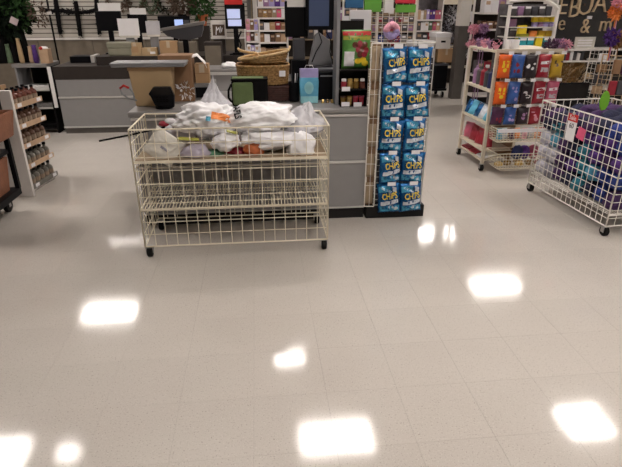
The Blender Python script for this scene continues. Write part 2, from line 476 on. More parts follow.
# ================================================================ wire goods
def caster(parent, x, y, ztop, r=.037):
    f = B().box(x-.02, x+.02, y-.02, y+.02, ztop-.008, ztop)
    f.box(x-.022, x-.0185, y-.012, y+.02, r*.8, ztop-.006); f.box(x+.0185, x+.022, y-.012, y+.02, r*.8, ztop-.006)
    c = part(parent, 'caster', f, 'steel')
    w = B().lathe((x, y+.006, r), [(r*.35, -.016), (r*.9, -.016), (r, -.012), (r, .012), (r*.9, .016), (r*.35, .016)], 18, 'x')
    part(c, 'wheel', w, 'rubber', smooth=False)
def grid(b, p0, ux, uz, nx, nz, r=.0021, R_=.0045, mid=None):
    """grid panel from corner p0 spanned by ux (across) and uz (up)"""
    p0, ux, uz = Vector(p0), Vector(ux), Vector(uz)
    for i in range(1, nx): b.tube([p0 + ux*(i/nx), p0 + ux*(i/nx) + uz], r)
    for j in range(1, nz):
        rr = R_*.85 if mid and j in mid else r
        b.tube([p0 + uz*(j/nz), p0 + uz*(j/nz) + ux], rr)
    for a, c in ((p0, p0+ux), (p0+uz, p0+ux+uz), (p0, p0+uz), (p0+ux, p0+ux+uz)): b.tube([a, c], R_, 6)
    return b
def wire_bin(name, label, x0, x1, y0, y1, z0, z1, nx, ny, nz, m, decks, mid, r=.0021, R_=.0045):
    t = thing(name, label, 'bin', ((x0+x1)/2, (y0+y1)/2, 0))
    part(t, 'front_panel', grid(B(), (x0, y0, z0), (x1-x0, 0, 0), (0, 0, z1-z0), nx, nz, r, R_, mid), m)
    part(t, 'back_panel', grid(B(), (x0, y1, z0), (x1-x0, 0, 0), (0, 0, z1-z0), nx, nz//2, r, R_, mid), m)
    part(t, 'side_panel', grid(B(), (x0, y0, z0), (0, y1-y0, 0), (0, 0, z1-z0), ny, nz, r, R_, mid), m)
    part(t, 'side_panel', grid(B(), (x1, y0, z0), (0, y1-y0, 0), (0, 0, z1-z0), ny, nz, r, R_, mid), m)
    for z in decks:
        b = B()
        n = int((x1-x0)/.021)
        for i in range(n+1):
            x = x0+.006+(x1-x0-.012)*i/n; b.box(x-.0025, x+.0025, y0+.006, y1-.006, z-.002, z+.001)
        for y in (y0+.008, y0*.75+y1*.25, (y0+y1)/2, y0*.25+y1*.75, y1-.008): b.tube([(x0+.004, y, z-.004), (x1-.004, y, z-.004)], .0045)
        b.box(x0+.004, x1-.004, y0+.003, y0+.007, z-.013, z+.004)
        part(t, 'deck', b, m)
        if z > .5: part(t, 'deck_board', B().box(x0+.008, x1-.008, y0+.008, y1-.008, z+.0012, z+.005), 'kraft')
    for x in (x0+.02, x1-.02):
        for y in (y0+.02, y1-.02): caster(t, x, y, z0-.003)
    return t
wire_bin('wire_bin', 'cream wire dump bin on casters full of white plastic bags, before the grey counter',
         -.76, .42, 3.05, 3.53, .082, .835, 17, 7, 9, 'cream_wire', (.642, .335), (5,), .0028, .0052)
rbin = wire_bin('wire_bin', 'white wire dump bin full of purple and blue soft goods at the right edge',
         2.39, 3.02, 3.06, 4.06, .082, .785, 10, 17, 12, 'white_wire', (.17,), (6,), .0026, .0055)

# ================================================================ grey checkout counter in front
CT = .84
t = thing('checkout_counter', 'grey laminate checkout counter with metal strips, behind the cream wire bin', 'counter', (0, 4.0, 0))
part(t, 'body', B().box(-.86, .765, 3.612, 4.44, .0, .80), 'grey_laminate')
part(t, 'kick_plate', B().box(-.865, .77, 3.600, 3.612, 0, .085), 'kick')
part(t, 'panel', B().box(-.865, .77, 3.592, 3.612, .098, .437), 'grey_laminate', bevel=.002)
part(t, 'panel', B().box(-.865, .77, 3.592, 3.612, .458, .778), 'grey_laminate', bevel=.002)
for z in (.086, .438, .779): part(t, 'trim_strip', B().box(-.868, .772, 3.583, 3.612, z, z+.018 if z > .1 else z+.011), 'alu', bevel=.002)
part(t, 'worktop', B().box(-.885, .78, 3.575, 4.46, .80, CT), 'grey_top', bevel=.012)

# ================================================================ counter at the back left
t = thing('register_counter', 'long grey register counter with dark top band in front of the slat wall', 'counter', (-1.25, 7, 0))
part(t, 'body', B().box(-2.45, -.03, 6.77, 7.45, 0, .80), 'grey_laminate')
part(t, 'kick_plate', B().box(-2.455, -.025, 6.758, 6.77, 0, .07), 'column_grey')
part(t, 'panel', B().box(-2.46, -.02, 6.748, 6.77, .092, .437), 'grey_laminate')
part(t, 'panel', B().box(-2.46, -.02, 6.748, 6.77, .462, .664), 'grey_laminate')
for z in (.072, .44): part(t, 'trim_strip', B().box(-2.463, -.017, 6.738, 6.77, z, z+.02), 'alu')
part(t, 'top_band', B().box(-2.47, -.01, 6.742, 7.46, .666, .82), 'brown_fascia', bevel=.004)
xl = W(96, 60, 6.8)[0]
part(t, 'ledge', B().box(xl, -.01, 6.80, 7.46, .82, .925), 'brown_fascia', bevel=.004)
LEDGE = .925
# small grey counter between the two
t = thing('side_counter', 'low grey side counter with metal edge behind the wicker baskets', 'counter', (-.3, 6.0, 0))
part(t, 'body', B().box(-.72, -.02, 5.9, 6.3, 0, .83), 'grey_laminate')
part(t, 'worktop', B().box(-.74, 0, 5.88, 6.32, .83, .86), 'grey_top', bevel=.006)
part(t, 'trim_strip', B().box(-.742, .002, 5.872, 5.9, .80, .83), 'alu')

# ================================================================ hanging snack tower
TXL, TXR, TYF = .80, 1.215, 3.59
t = thing('display_tower', 'white wire display tower of blue cookie bags on a black plinth', 'display', (1.01, 3.75, 0))
part(t, 'plinth', B().box(.785, 1.24, 3.57, 3.93, 0, .095), 'kick', bevel=.004)
part(t, 'front_grid', grid(B(), (TXL+.05, TYF, .10), (TXR-TXL-.05, 0, 0), (0, 0, 1.165), 7, 26, .0022, .0045), 'white_wire')
part(t, 'side_grid', grid(B(), (TXR, TYF, .10), (-.06, .3, 0), (0, 0, 1.165), 3, 13, .002, .0045), 'white_wire')
part(t, 'core_board', B().box(TXL+.07, TXR-.05, 3.66, 3.67, .095, 1.24), 'shade_grey')
part(t, 'side_grid', grid(B(), (TXL+.05, TYF, .10), (-.05, .3, 0), (0, 0, 1.165), 5, 26, .0022, .0045), 'white_wire')
part(t, 'wing_grid', grid(B(), (TXL-.03, TYF-.018, .10), (.072, -.008, 0), (0, 0, 1.165), 2, 7, .002, .004), 'white_wire')
part(t, 'wing_back', B().box(TXL-.01, TXL+.045, 3.61, 3.62, .10, 1.265), 'brown_board')
BAGW, BAGH, BAGT = .172, .232, .034
def surf(x, z, w, h, t, seed):
    u = min(1, abs(2*x/w)); v = min(1, abs(2*z/h))
    a = (1-u**2.2)**.55 * (1-v**3.0)**.65
    rg = (.3 - abs(noise.noise(Vector((x*16+z*9+seed*3, z*15-x*6, seed)))))*1.1*a
    n = rg + noise.noise(Vector((x*22+seed*5, z*22, seed))) * .42 + noise.noise(Vector((x*48, z*40+seed, seed*2))) * .24
    return -(t*a*(1+n) + .002)
def pillow(w, h, t, seed, nx=18, nz=22):
    b = B(); vs = []; fs = []
    for sgn in (1, -1):
        for j in range(nz+1):
            for i in range(nx+1):
                x = -w/2 + w*i/nx; z = -h/2 + h*j/nz
                edge = 1 + .03*noise.noise(Vector((z*30, seed, sgn))) - (.05*(1-(2*z/h)**2))
                y = surf(x, z, w, h, t, seed)
                if sgn < 0: y = -y*.35
                vs.append((x*edge, y, z))
    n1 = (nx+1)*(nz+1)
    for s in (0, 1):
        for j in range(nz):
            for i in range(nx):
                a = s*n1 + j*(nx+1) + i; q = (a, a+1, a+nx+2, a+nx+1)
                fs.append(q if s == 0 else q[::-1])
    for j in range(nz):
        for i in (0, nx):
            a = j*(nx+1)+i; fs.append((a, a+nx+1, n1+a+nx+1, n1+a))
    for i in range(nx):
        for j in (0, nz):
            a = j*(nx+1)+i; fs.append((a, a+1, n1+a+1, n1+a))
    return b.add(vs, fs)
def patch(w, h, t, seed, poly_fn, x0, x1, z0, z1, n=8, lift=.0012, slope=0.0):
    vs = []; fs = []
    for j in range(n+1):
        for i in range(n+1):
            x = x0+(x1-x0)*i/n; z = z0+(z1-z0)*j/n + slope*x
            if poly_fn: x, z = poly_fn(i/n, j/n)
            vs.append((x, surf(x, z, w, h, t, seed)-lift, z))
    for j in range(n):
        for i in range(n):
            a = j*(n+1)+i; fs.append((a, a+1, a+n+2, a+n+1))
    return B().add(vs, fs)
def disc_fn(cx, cz, rx, rz):
    def f(u, v):
        a, b = 2*u-1, 2*v-1
        return cx+rx*a*math.sqrt(1-b*b/2), cz+rz*b*math.sqrt(1-a*a/2)
    return f
def conform_text(s, size, w, h, t, seed, cx, cz, turn=0, sx=1.0, lift=.0022):
    vs, fs = text_builder(s, size, .0004, .0011); out = []
    c, sn = math.cos(turn), math.sin(turn)
    for v in vs:
        x = cx + v.x*sx*c - v.y*sn; z = cz + v.x*sx*sn + v.y*c
        out.append((x, surf(x, z, w, h, t, seed)-lift-v.z, z))
    return B().add(out, fs)
def cookie_bag(seed):
    w, h, t = BAGW, BAGH, BAGT
    r = thing('cookie_bag', 'x', 'snack bag')
    mk('bag_body', pillow(w, h, t, seed).mesh('bag_body'), 'chip_blue', r, smooth=True)
    mk('painted_sheen', patch(w, h, t, seed, lambda u, v: (-.074+.085*u, .048+.045*v+.02*u*(1-u)), 0, 0, 0, 0).mesh('painted_sheen'), 'chip_cyan', r, smooth=True)  # cyan sheen of the foil, painted on as a patch
    mk('white_swoosh', patch(w, h, t, seed, lambda u, v: (-.062+.07*u+.012*v, .082-.035*u+.012*v), 0, 0, 0, 0).mesh('white_swoosh'), 'chip_white', r, smooth=True)
    mk('white_swoosh', patch(w, h, t, seed, lambda u, v: (.028+.030*u, .092-.035*v-.012*u), 0, 0, 0, 0).mesh('white_swoosh'), 'chip_white', r, smooth=True)
    mk('white_band', patch(w, h, t, seed, None, -.064, .066, -.044, -.014, lift=.0014, slope=.14).mesh('white_band'), 'chip_white', r, smooth=True)
    mk('lettering', conform_text('CHIPS', .066, w, h, t, seed, .004, .020, .08, .66, .0045).mesh('lettering'), 'chip_yellow', r)
    mk('lower_print', patch(w, h, t, seed, None, -.072, .074, -.098, -.056).mesh('lower_print'), 'chip_cyan', r, smooth=True)
    for cx, cz in ((-.035, -.070), (.012, -.066), (.045, -.079)):
        mk('cookie_print', patch(w, h, t, seed, disc_fn(cx, cz, .02, .014), 0, 0, 0, 0, 5).mesh('cookie_print'), 'chip_white' if cx > 0 else 'chip_blue', r, smooth=True)
    return r
bag_protos = [cookie_bag(s) for s in (1, 2, 3)]
rowname = ['top row', 'second row from the top', 'middle row', 'fourth row from the top', 'bottom row']
used = set()
rows_z = [1.243, 1.003, .765, .525, .29]
tower = t
for ri, zt in enumerate(rows_z):
    for ci in (0, 1):
        k = (ri*2+ci*1+ri//2) % 3
        x = (.938, 1.105)[ci] + (-.006, -.003, 0, .004, .010)[ri]
        loc = (x, 3.545, zt-BAGH/2)
        rot = (math.radians(random.uniform(-3, 1)), math.radians(random.uniform(-6, 6)), math.radians(random.uniform(-12, 12)))
        if k not in used: o = bag_protos[k]; o.location = loc; o.rotation_euler = rot; used.add(k)
        else: o = copy_tree(bag_protos[k], None, loc, rot)
        o.name = 'cookie_bag'
        o['label'] = 'blue cookie bag with yellow lettering, %s of the tower, %s column' % (rowname[ri], ('left', 'right')[ci])
        o['group'] = 'blue cookie bags on the tower'
        hk = part(tower, 'hook', B().tube([(x, TYF, zt+.006), (x, 3.50, zt+.006), (x, 3.494, zt+.014)], .0025, 5), 'steel')
        part(hk, 'price_tag', B().box(x+.0-.028, x+.032, 3.488, 3.490, zt-.004, zt+.024), 'white_card')
# flat brown packs in the side wing
for k, (z0, z1) in enumerate(((.10, .30), (.31, .52), (.54, .74), (.76, .98), (1.0, 1.265))):
    b = pillow(.066, z1-z0-.035, .016, 20+k, 6, 10)
    o = tag(mk('paper_pack', b.mesh('paper_pack'), 'kraft', None, (TXL+.006, 3.595, (z0+z1)/2), smooth=True),
            'narrow brown paper pack in the tower side pocket, %s from the top' % ('fifth', 'fourth', 'third', 'second', 'first')[k], 'pack', 'brown packs in the side pocket')

# ================================================================ bags in the cream bin
def bag(label, c, size, seed, m='bag_white', amp=.3, ears=(), sub=4, freq=1.5, name='plastic_bag', peak=None):
    b = B().blob(c, size, seed, amp, freq, sub, True, None, peak)
    for (p, q, r) in ears:
        p, q = Vector(p), Vector(q); n = 7
        pts = [p.lerp(q, i/(n-1)) + Vector((noise.noise(Vector((i*.7, seed, 1)))*.012, 0, noise.noise(Vector((i*.7, seed, 9)))*.006)) for i in range(n)]
        rs = [r*(1.0-.55*(i/(n-1))) * (1+.25*noise.noise(Vector((i*1.3, seed, 4)))) for i in range(n)]
        rs[-1] *= .5
        b.tube(pts, rs, 9)
    b.v = [(x, y, max(z, .6485 + .002*math.sin(x*90)*math.sin(y*80))) for x, y, z in b.v]     # rests on the deck board
    return solo(name, b, m, label, 'bag', smooth=True)
def at(x, y, Y): X, Z = W(x, y, Y); return (X, Y, Z)
bag('white plastic bag heaped at the left of the cream bin, with an orange print', at(208, 119, 3.30), (.185, .16, .095), 3, amp=.34, sub=5)
o = bag('long white plastic bag with black lettering lying across the bin', at(262, 117, 3.28), (.205, .15, .085), 5, amp=.26, sub=5)
o2 = bag('pale translucent plastic bag with a peaked top behind the white bags', at(214, 104, 3.42), (.10, .07, .085), 8, 'bag_grey', .34, sub=5, peak=(.045, .55, .72))
bag('greyish plastic bag with a raised corner at the right end of the bin', at(302, 123, 3.32), (.14, .12, .09), 11, 'bag_grey', .34, sub=5, peak=(.16, .40, .62))
bag('crumpled white bag pressed against the front wires, right', at(301, 147, 3.14), (.085, .06, .09), 14, amp=.28)
bag('flat white bag wedged under the lettered bag', at(270, 139, 3.20), (.19, .12, .055), 17, amp=.3)
bag('small crumpled white bag behind the wires, middle', at(226, 142, 3.15), (.085, .07, .05), 19, amp=.35)
bag('lilac clear-wrapped bundle behind the wires', at(195, 153, 3.13), (.085, .06, .055), 23, 'lilac_wrap', .3, sub=3)
bag('dull green wrapped bundle at the bottom of the bin tray', at(214, 156, 3.16), (.06, .06, .04), 29, 'green_dull', .3, sub=3)
bag('dark red wrapped bundle at the bottom of the bin tray', at(236, 154, 3.2), (.07, .06, .045), 31, 'crimson', .3, sub=3)
bag('rust orange knitted bundle behind the front wires', at(254, 150, 3.14), (.06, .05, .055), 37, 'rust', .25, sub=3)
bag('grey plastic bag lining the back of the bin', at(180, 133, 3.44), (.12, .07, .06), 41, 'bag_grey', .3, sub=3)
# the printed marks on the bags: thin sheets of ink that follow the plastic
def wrap_marks(ob, parts, lift=.009):
    from mathutils.bvhtree import BVHTree
    me = ob.data; loc = ob.location
    bvh = BVHTree.FromPolygons([v.co + loc for v in me.vertices], [tuple(p.vertices) for p in me.polygons])
    for name, m, vs, fs in parts:
        out = []
        for v in vs:
            x, y, z = v; o_ = EYE.copy(); tgt = Vector((x, y, z))
            d = Vector((0, 1, -.35)).normalized(); st = tgt - d*1.0
            h = bvh.ray_cast(st, d)
            out.append((h[0] - d*lift) if h[0] else None)
        keep = [f for f in fs if all(out[i] is not None for i in f)]
        if not keep: continue
        out = [q if q is not None else Vector(loc) for q in out]
        b = B().add(out, keep)
        usedv = sorted({i for f in keep for i in f}); remap = {a: i for i, a in enumerate(usedv)}
        b = B().add([out[i] for i in usedv], [tuple(remap[i] for i in f) for f in keep])
        part(ob, name, b, m)
def ink_text(s, size, c, turn, sx=1.0):
    vs, fs = text_builder(s, size, 0.0, .0018)
    ct, st = math.cos(turn), math.sin(turn)
    return [(c[0]+v.x*sx*ct-v.y*st, c[1], c[2]+v.x*sx*st+v.y*ct) for v in vs], fs
def ink_quad(c, w, h, turn, n=6):
    vs = []; fs = []; ct, st = math.cos(turn), math.sin(turn)
    for j in range(n+1):
        for i in range(n+1):
            x = w*(i/n-.5); z = h*(j/n-.5); vs.append((c[0]+x*ct-z*st, c[1], c[2]+x*st+z*ct))
    for j in range(n):
        for i in range(n): a = j*(n+1)+i; fs.append((a, a+1, a+n+2, a+n+1))
    return vs, fs
wrap_marks(o, [('lettering', 'black_matt') + ink_text('MICHAELS', .060, at(235, 104.5, 3.25), math.radians(-80), .74)])
first = [q for q in C.objects if q.get('label', '').startswith('white plastic bag heaped')][0]
wrap_marks(first, [('orange_print', 'orange') + ink_quad(at(222, 118, 3.22), .115, .05, -.12),
                   ('blue_print', 'sky') + ink_quad(at(210, 121, 3.22), .03, .03, -.12)])
# flat clear packet leaning like a diamond against the front wires
x, y, z = at(164, 147, 3.12)
t = thing('clear_packet', 'square clear-wrapped white packet tilted on its corner at the left of the bin', 'packet', (x, y, z), rot=(math.radians(-12), math.radians(38), math.radians(4)))
mk('packet_body', pillow(.20, .175, .016, 51).mesh('packet_body'), 'clear_wrap', t, smooth=True)
mk('packet_label', patch(.20, .175, .016, 51, None, -.02, .03, -.015, .0).mesh('packet_label'), 'fluff_grey', t, smooth=True)
for k, (px_, py_, m, sz, rot) in enumerate(((188, 139, 'lime_yellow', (.13, .022, .010), .12), (232, 132, 'lime_yellow', (.07, .02, .01), .3))):
    b = B().obox(at(px_, py_, 3.13), sz, (.5, rot, .2))
    solo('yellow_packet', b, m, 'thin yellow-green packet %s' % ('beside the clear packet', 'under the orange print')[k], 'packet', bevel=.003)
for k, (px_, py_, m) in enumerate(((164, 124, 'crimson'), (170, 121, 'white_card'), (177, 126, 'black_matt'))):
    b = B().blob(at(px_, py_, 3.3), (.035, .03, .018), 60+k, .25, 1.5, 2)
    solo('bin_oddment', b, m, 'small %s oddment at the back left of the cream bin' % ('dark red', 'white', 'black')[k], 'oddment', smooth=True)
b = B().tube([at(99, 141, 3.10), at(130, 135, 3.16), at(165, 127, 3.24)], .006, 6)
solo('dark_rod', b, 'black_matt', 'thin dark rod poking out of the left side of the cream bin', 'rod', smooth=True)
# grasping stick with red grip leaning behind the counter end
p = [at(q[0], q[1], 3.72) for q in ((137, 100.5), (128, 98), (122, 94), (120, 88.5), (123.5, 85.5), (129, 88), (133, 93), (135, 100.3))]
t = thing('grabber_tool', 'bent grey wire handle with a red tip at the left end of the counter', 'tool', p[0])
part(t, 'wire', B().tube(p, .006, 6), 'grey_plastic', smooth=True)
part(t, 'grip', B().tube([p[3], p[4], p[5]], .0085, 6), 'red', smooth=True)

# ================================================================ goods on the grey counter
def carton(name, label, x0, x1, y0, y1, z0, z1, m, cat='box', tape=True, flaps=False, group=None, open_top=False, lab=False):
    t = thing(name, label, cat, ((x0+x1)/2, (y0+y1)/2, z0), group)
    if open_top:
        b = B(); e = .006
        b.box(x0, x1, y0, y1, z0, z0+e); b.box(x0, x1, y0, y0+e, z0+e, z1); b.box(x0, x1, y1-e, y1, z0+e, z1)
        b.box(x0, x0+e, y0+e, y1-e, z0+e, z1); b.box(x1-e, x1, y0+e, y1-e, z0+e, z1)
        part(t, 'box_body', b, m)
    else:
        part(t, 'box_body', B().box(x0, x1, y0, y1, z0, z1), m, bevel=.002)
    if tape: part(t, 'tape', B().box((x0+x1)/2-.02, (x0+x1)/2+.02, y0-.0012, y0, z0+(z1-z0)*.55, z1-.001), 'tape')
    if lab: part(t, 'shipping_label', B().box(x0+(x1-x0)*.55, x0+(x1-x0)*.9, y0-.0012, y0, z0+(z1-z0)*.25, z0+(z1-z0)*.55), 'white_paper')
    if flaps:
        part(t, 'flap', B().obox((x0-.01, (y0+y1)/2, z1+.03), (.004, y1-y0, .08), (0, -.5, 0)), m)
        part(t, 'flap', B().obox(((x0+x1)/2, y1+.012, z1+.03), (x1-x0, .004, .08), (-.4, 0, 0)), m)
    return t
X0, X1, Z0, Z1 = R(130, 67, 173, 106, 3.78)
t = thing('cardboard_bin', 'tapered tan cardboard bin on the grey counter, under the grey tray', 'box', ((X0+X1)/2, 3.86, CT))
vs = []
for z, i in ((CT, .022), (Z1, 0)): vs += [(X0+i, 3.78+i*.4, z), (X1-i, 3.78+i*.4, z), (X1-i, 3.95-i*.4, z), (X0+i, 3.95-i*.4, z)]
part(t, 'box_body', B().add(vs, [(0, 1, 2, 3), (4, 5, 6, 7), (0, 1, 5, 4), (1, 2, 6, 5), (2, 3, 7, 6), (3, 0, 4, 7)]), 'tan_board', bevel=.006)
part(t, 'fold_edge', B().box(X0-.002, X1+.002, 3.775, 3.78, Z1-.022, Z1-.001), 'cardboard')
SL0, SL1 = W(112, 64, 3.80)[0], W(185, 64, 3.80)[0]
t = thing('grey_tray', 'flat grey tray resting across the tan cardboard box', 'tray', ((SL0+SL1)/2, 3.95, Z1))
part(t, 'tray_base', B().box(SL0, SL1, 3.75, 3.955, Z1+.001, Z1+.026), 'grey_plastic', bevel=.006)
part(t, 'tray_rim', B().box(SL0-.006, SL1+.006, 3.744, 3.958, Z1+.018, Z1+.030), 'grey_plastic', bevel=.004)
TRAY = Z1+.030
for k, (a, b_) in enumerate(((122, 140), (150, 166))):
    xa, xb = W(a, 60, 3.85)[0], W(b_, 60, 3.85)[0]
    solo('painted_gloss', B().obox(((xa+xb)/2, 3.86, TRAY+.001), (xb-xa, .10, .0015), (0, 0, (-1)**k*.12)), 'bag_grey', 'pale painted gloss patch on the grey tray, %s' % ('left', 'right')[k], 'paper')  # thin pale patches that paint gloss onto the tray top
X0, X1, Z0, Z1b = R(160, 55.5, 192.5, 100, 3.97)
t = carton('kraft_box', 'brown kraft box with shiny wrap beside the tan box', X0, X1, 3.97, 4.18, CT, Z1b, 'brown_board', flaps=False, tape=False)
part(t, 'plastic_wrap', B().leaves((X1-.06, 3.962, .925), (.05, .004, .055), 46, .035, 71, 2.2), 'shrink_wrap')
# card terminal
X0, X1, Z0, Z1 = R(150, 84, 174, 107, 3.68)
t = thing('card_terminal', 'black card payment terminal standing before the tan box', 'terminal', ((X0+X1)/2, 3.7, CT))
part(t, 'stand', B().lathe(((X0+X1)/2, 3.715, CT), [(.06, 0), (.06, .012), (.04, .022), (.03, .04)], 16), 'black_plastic', smooth=False)
b = B().prism([(X0+.03, CT+.025), (X1-.004, CT+.012), (X1+.004, CT+.09), (X1-.016, CT+.150), (X0+.03, CT+.150), (X0-.006, CT+.105), (X0+.008, CT+.085)], 3.655, 3.70)
part(t, 'housing', b, 'black_plastic', bevel=.006)
part(t, 'screen', B().box(X0+.03, X1-.02, 3.652, 3.6545, CT+.10, CT+.15), 'smoke_glass')
kp = B()
for i in range(4):
    for j in range(3): kp.box(X0+.045+i*.022, X0+.060+i*.022, 3.650, 3.6545, CT+.052+j*.014, CT+.061+j*.014)
part(t, 'keypad', kp, 'black_matt')
# small brown box with paper, cash drawer
X0, X1, Z0, Z1 = R(195, 64, 209, 83, 4.05)
t = thing('cash_drawer', 'grey cash drawer with a dark slot behind the white bags', 'drawer', ((X0+X1)/2, 4.1, CT))
part(t, 'body', B().box(X0-.02, X1+.03, 4.04, 4.30, CT, Z0-.003), 'grey_top', bevel=.004)
part(t, 'slot', B().box(X0-.005, X1-.01, 4.034, 4.040, CT+.015, Z0-.03), 'black_plastic')
t = carton('small_box', 'small brown cardboard box on the grey cash drawer', X0, X1, 4.05, 4.16, Z0, Z1, 'cardboard')
part(t, 'fold_line', B().box(X0, X1, 4.048, 4.05, (Z0+Z1)/2-.001, (Z0+Z1)/2+.002), 'brown_board')
vs, fs = [], []
pa = [(190, 57), (197, 55), (205, 63), (207, 67)]
for (a, b_) in pa: vs.append(at(a, b_+1, 4.04)); vs.append((at(a, b_-2, 4.12)))
for i in range(3): fs.append((2*i, 2*i+1, 2*i+3, 2*i+2))
o = solo('paper_slip', B().add(vs, fs), 'white_paper', 'curled white paper slip draped over the small brown box', 'paper')
md = o.modifiers.new('thickness', 'SOLIDIFY'); md.thickness = .002

# insulated lunch bag in green and black
X0, X1, Z0, Z1 = R(231, 77, 268, 105, 3.72)
t = thing('lunch_bag', 'black bag with an olive green front on the grey counter', 'bag', ((X0+X1)/2, 3.78, CT))
part(t, 'bag_body', B().box(X0+.004, X1, 3.705, 3.84, CT, CT+.185), 'black_matt', bevel=.018)
part(t, 'front_pocket', B().box(X0+.012, X1-.105, 3.692, 3.72, CT+.012, CT+.168), 'olive_cloth', bevel=.012)
part(t, 'lid', B().box(X0+.002, X1+.002, 3.700, 3.845, CT+.178, CT+.190), 'black_matt', bevel=.005)
part(t, 'lid_trim', B().box(X0+.01, X1-.03, 3.72, 3.83, CT+.190, CT+.194), 'olive_cloth')
part(t, 'strap', B().tube([(X0+.004, 3.75, CT+.15), (X0-.018, 3.74, CT+.11), (X0-.02, 3.735, CT+.06), (X0+.004, 3.74, CT+.02)], .008, 6), 'black_matt', smooth=True)

# woven baskets stacked
def woven(b, xc, yc, z0, z1, ax, ay, flare, rows, n=44, wr=.0042, tilt=0.0, sq=3.2):
    def pt(a, f, k):
        c, s = math.cos(a), math.sin(a)
        e = 2/sq; sx = math.copysign(abs(c)**e, c); sy = math.copysign(abs(s)**e, s)
        g = 1 + flare*f
        return Vector((xc + ax*g*sx*(1+k), yc + ay*g*sy*(1+k), z0 + (z1-z0)*f + tilt*sx*f))
    for r in range(rows):
        f = (r+.5)/rows
        b.tube([pt(2*math.pi*i/n, f, .018*(1 if (i+r) % 2 else -1)) for i in range(n)], wr, 4, True)
    for i in range(0, n, 1):
        a = 2*math.pi*(i+.5)/n; b.tube([pt(a, 0, 0), pt(a, .5, 0), pt(a, 1, 0)], wr*.6, 3)
    return pt
def basket(name, label, xc, yc, z0, z1, ax, ay, flare, rows, m, rim, tilt=0.0, sq=3.2, n=44, wr=.0042, liner=True):
    t = thing(name, label, 'basket', (xc, yc, z0))
    b = B(); pt = woven(b, xc, yc, z0, z1, ax, ay, flare, rows, n, wr, tilt, sq)
    part(t, 'weave', b, m)
    if liner:
        vs = [pt(2*math.pi*i/n, f, -.03) for f in (0.02, .96) for i in range(n)]
        fs = [(i, (i+1) % n, n+(i+1) % n, n+i) for i in range(n)] + [tuple(range(n))]
        part(t, 'inner_wall', B().add(vs, fs), m)
    part(t, 'rim', B().tube([pt(2*math.pi*i/n, 1.0, .0) for i in range(n)], wr*2.0, 6, True), rim, smooth=True)
    return t, pt
X0, X1, Z0, Z1 = R(258, 88, 290, 105, 3.92)
basket('basket', 'dark red-brown woven basket at the bottom of the basket stack', .115, 4.02, CT+.005, .948, .165, .14, .03, 7, 'wicker_dark', 'wicker_dark', n=40)
t, pt = basket('basket', 'rectangular golden wicker basket in the middle of the stack', .045, 4.02, .962, 1.095, .185, .15, .05, 8, 'wicker', 'wicker')
part(t, 'price_tag', B().box(.16, .205, 3.858, 3.861, 1.025, 1.065), 'white_card')
t, pt = basket('basket', 'pale wicker basket with a high curved rim on top of the stack', .055, 4.02, 1.113, 1.165, .155, .12, .2, 4, 'wicker', 'wicker_light', tilt=.03, sq=2.2, wr=.005)
pts = []
for i in range(21):
    a = math.pi*i/20; pts.append((.06 - .19*math.cos(a), 4.02-.10*math.sin(a)*.6, 1.165 + (.03 if i < 9 else .0) - .02*math.sin(a) + .055*max(0, (i-10)/10)**1.5 + .012*max(0, (10-i)/10)))
part(t, 'handle', B().tube(pts, .009, 6), 'wicker_light', smooth=True)

# gift bag (plain picture in place of the printed one)
X0, X1, Z0, Z1 = R(300, 69, 318.5, 106, 3.80)
t = thing('gift_bag', 'pale blue and lilac gift bag standing on the grey counter', 'gift bag', ((X0+X1)/2, 3.83, CT))
zt = Z1
part(t, 'bag_body', B().prism([(X0+.004, CT), (X1-.004, CT), (X1+.002, CT+.15), (X1-.003, zt-.06), (X0+.003, zt-.06), (X0-.002, CT+.15)], 3.80, 3.86), 'gift_blue', bevel=.003)
part(t, 'top_fold', B().box(X0+.001, X1-.001, 3.803, 3.857, zt-.062, zt), 'gift_lilac', bevel=.002)
part(t, 'bottom_panel', B().box(X0+.004, X1-.004, 3.797, 3.801, CT+.002, CT+.05), 'gift_aqua')
part(t, 'oval_picture', B().lathe(((X0+X1)/2-.002, 3.7985, CT+.11), [(.034, -.001), (.034, .001)], 20, 'y', 1, 1.3), 'gift_aqua')
part(t, 'handle', B().tube([(X0+.03, 3.81, zt-.01), (X0+.045, 3.81, zt+.025), (X1-.045, 3.81, zt+.025), (X1-.03, 3.81, zt-.01)], .002, 5), 'white_paper')
# dark cup, receipt printer
X0, X1, Z0, Z1 = R(288, 76, 300, 103, 3.90)
t = thing('pen_cup', 'black pen cup with pens between the baskets and the gift bag', 'cup', ((X0+X1)/2, 3.9, CT))
part(t, 'cup', B().lathe(((X0+X1)/2, 3.9, CT), [(.036, 0), (.04, .005), (.043, .14), (.039, .14), (.036, .02)], 18), 'black_plastic', smooth=False)
for k, (dx, m) in enumerate(((-.012, 'slate_plastic'), (.008, 'white_card'), (.018, 'steel'))):
    part(t, 'pen', B().tube([((X0+X1)/2+dx*.4, 3.9, CT+.02), ((X0+X1)/2+dx*1.6, 3.91, CT+.20)], .004, 6), m)
X0, X1, Z0, Z1 = R(317, 71, 340, 101, 3.92)
t = thing('receipt_printer', 'black receipt printer behind the pale blue gift bag', 'printer', ((X0+X1)/2, 4.0, CT))
part(t, 'body', B().box(X0, X1, 3.92, 4.12, CT, Z1), 'black_plastic', bevel=.01)
part(t, 'lid', B().box(X0+.01, X1-.01, 3.93, 4.05, Z1, Z1+.012), 'slate_plastic', bevel=.004)
part(t, 'paper_slot', B().box(X0+.025, X1-.025, 3.915, 3.92, Z1-.04, Z1-.03), 'grey_plastic')
b = B()
for k in range(5): b.blob((X0+.03+k*.022, 3.80+.01*(k % 2), CT+.012), (.014, .012, .010), k, .25, 2, 2)
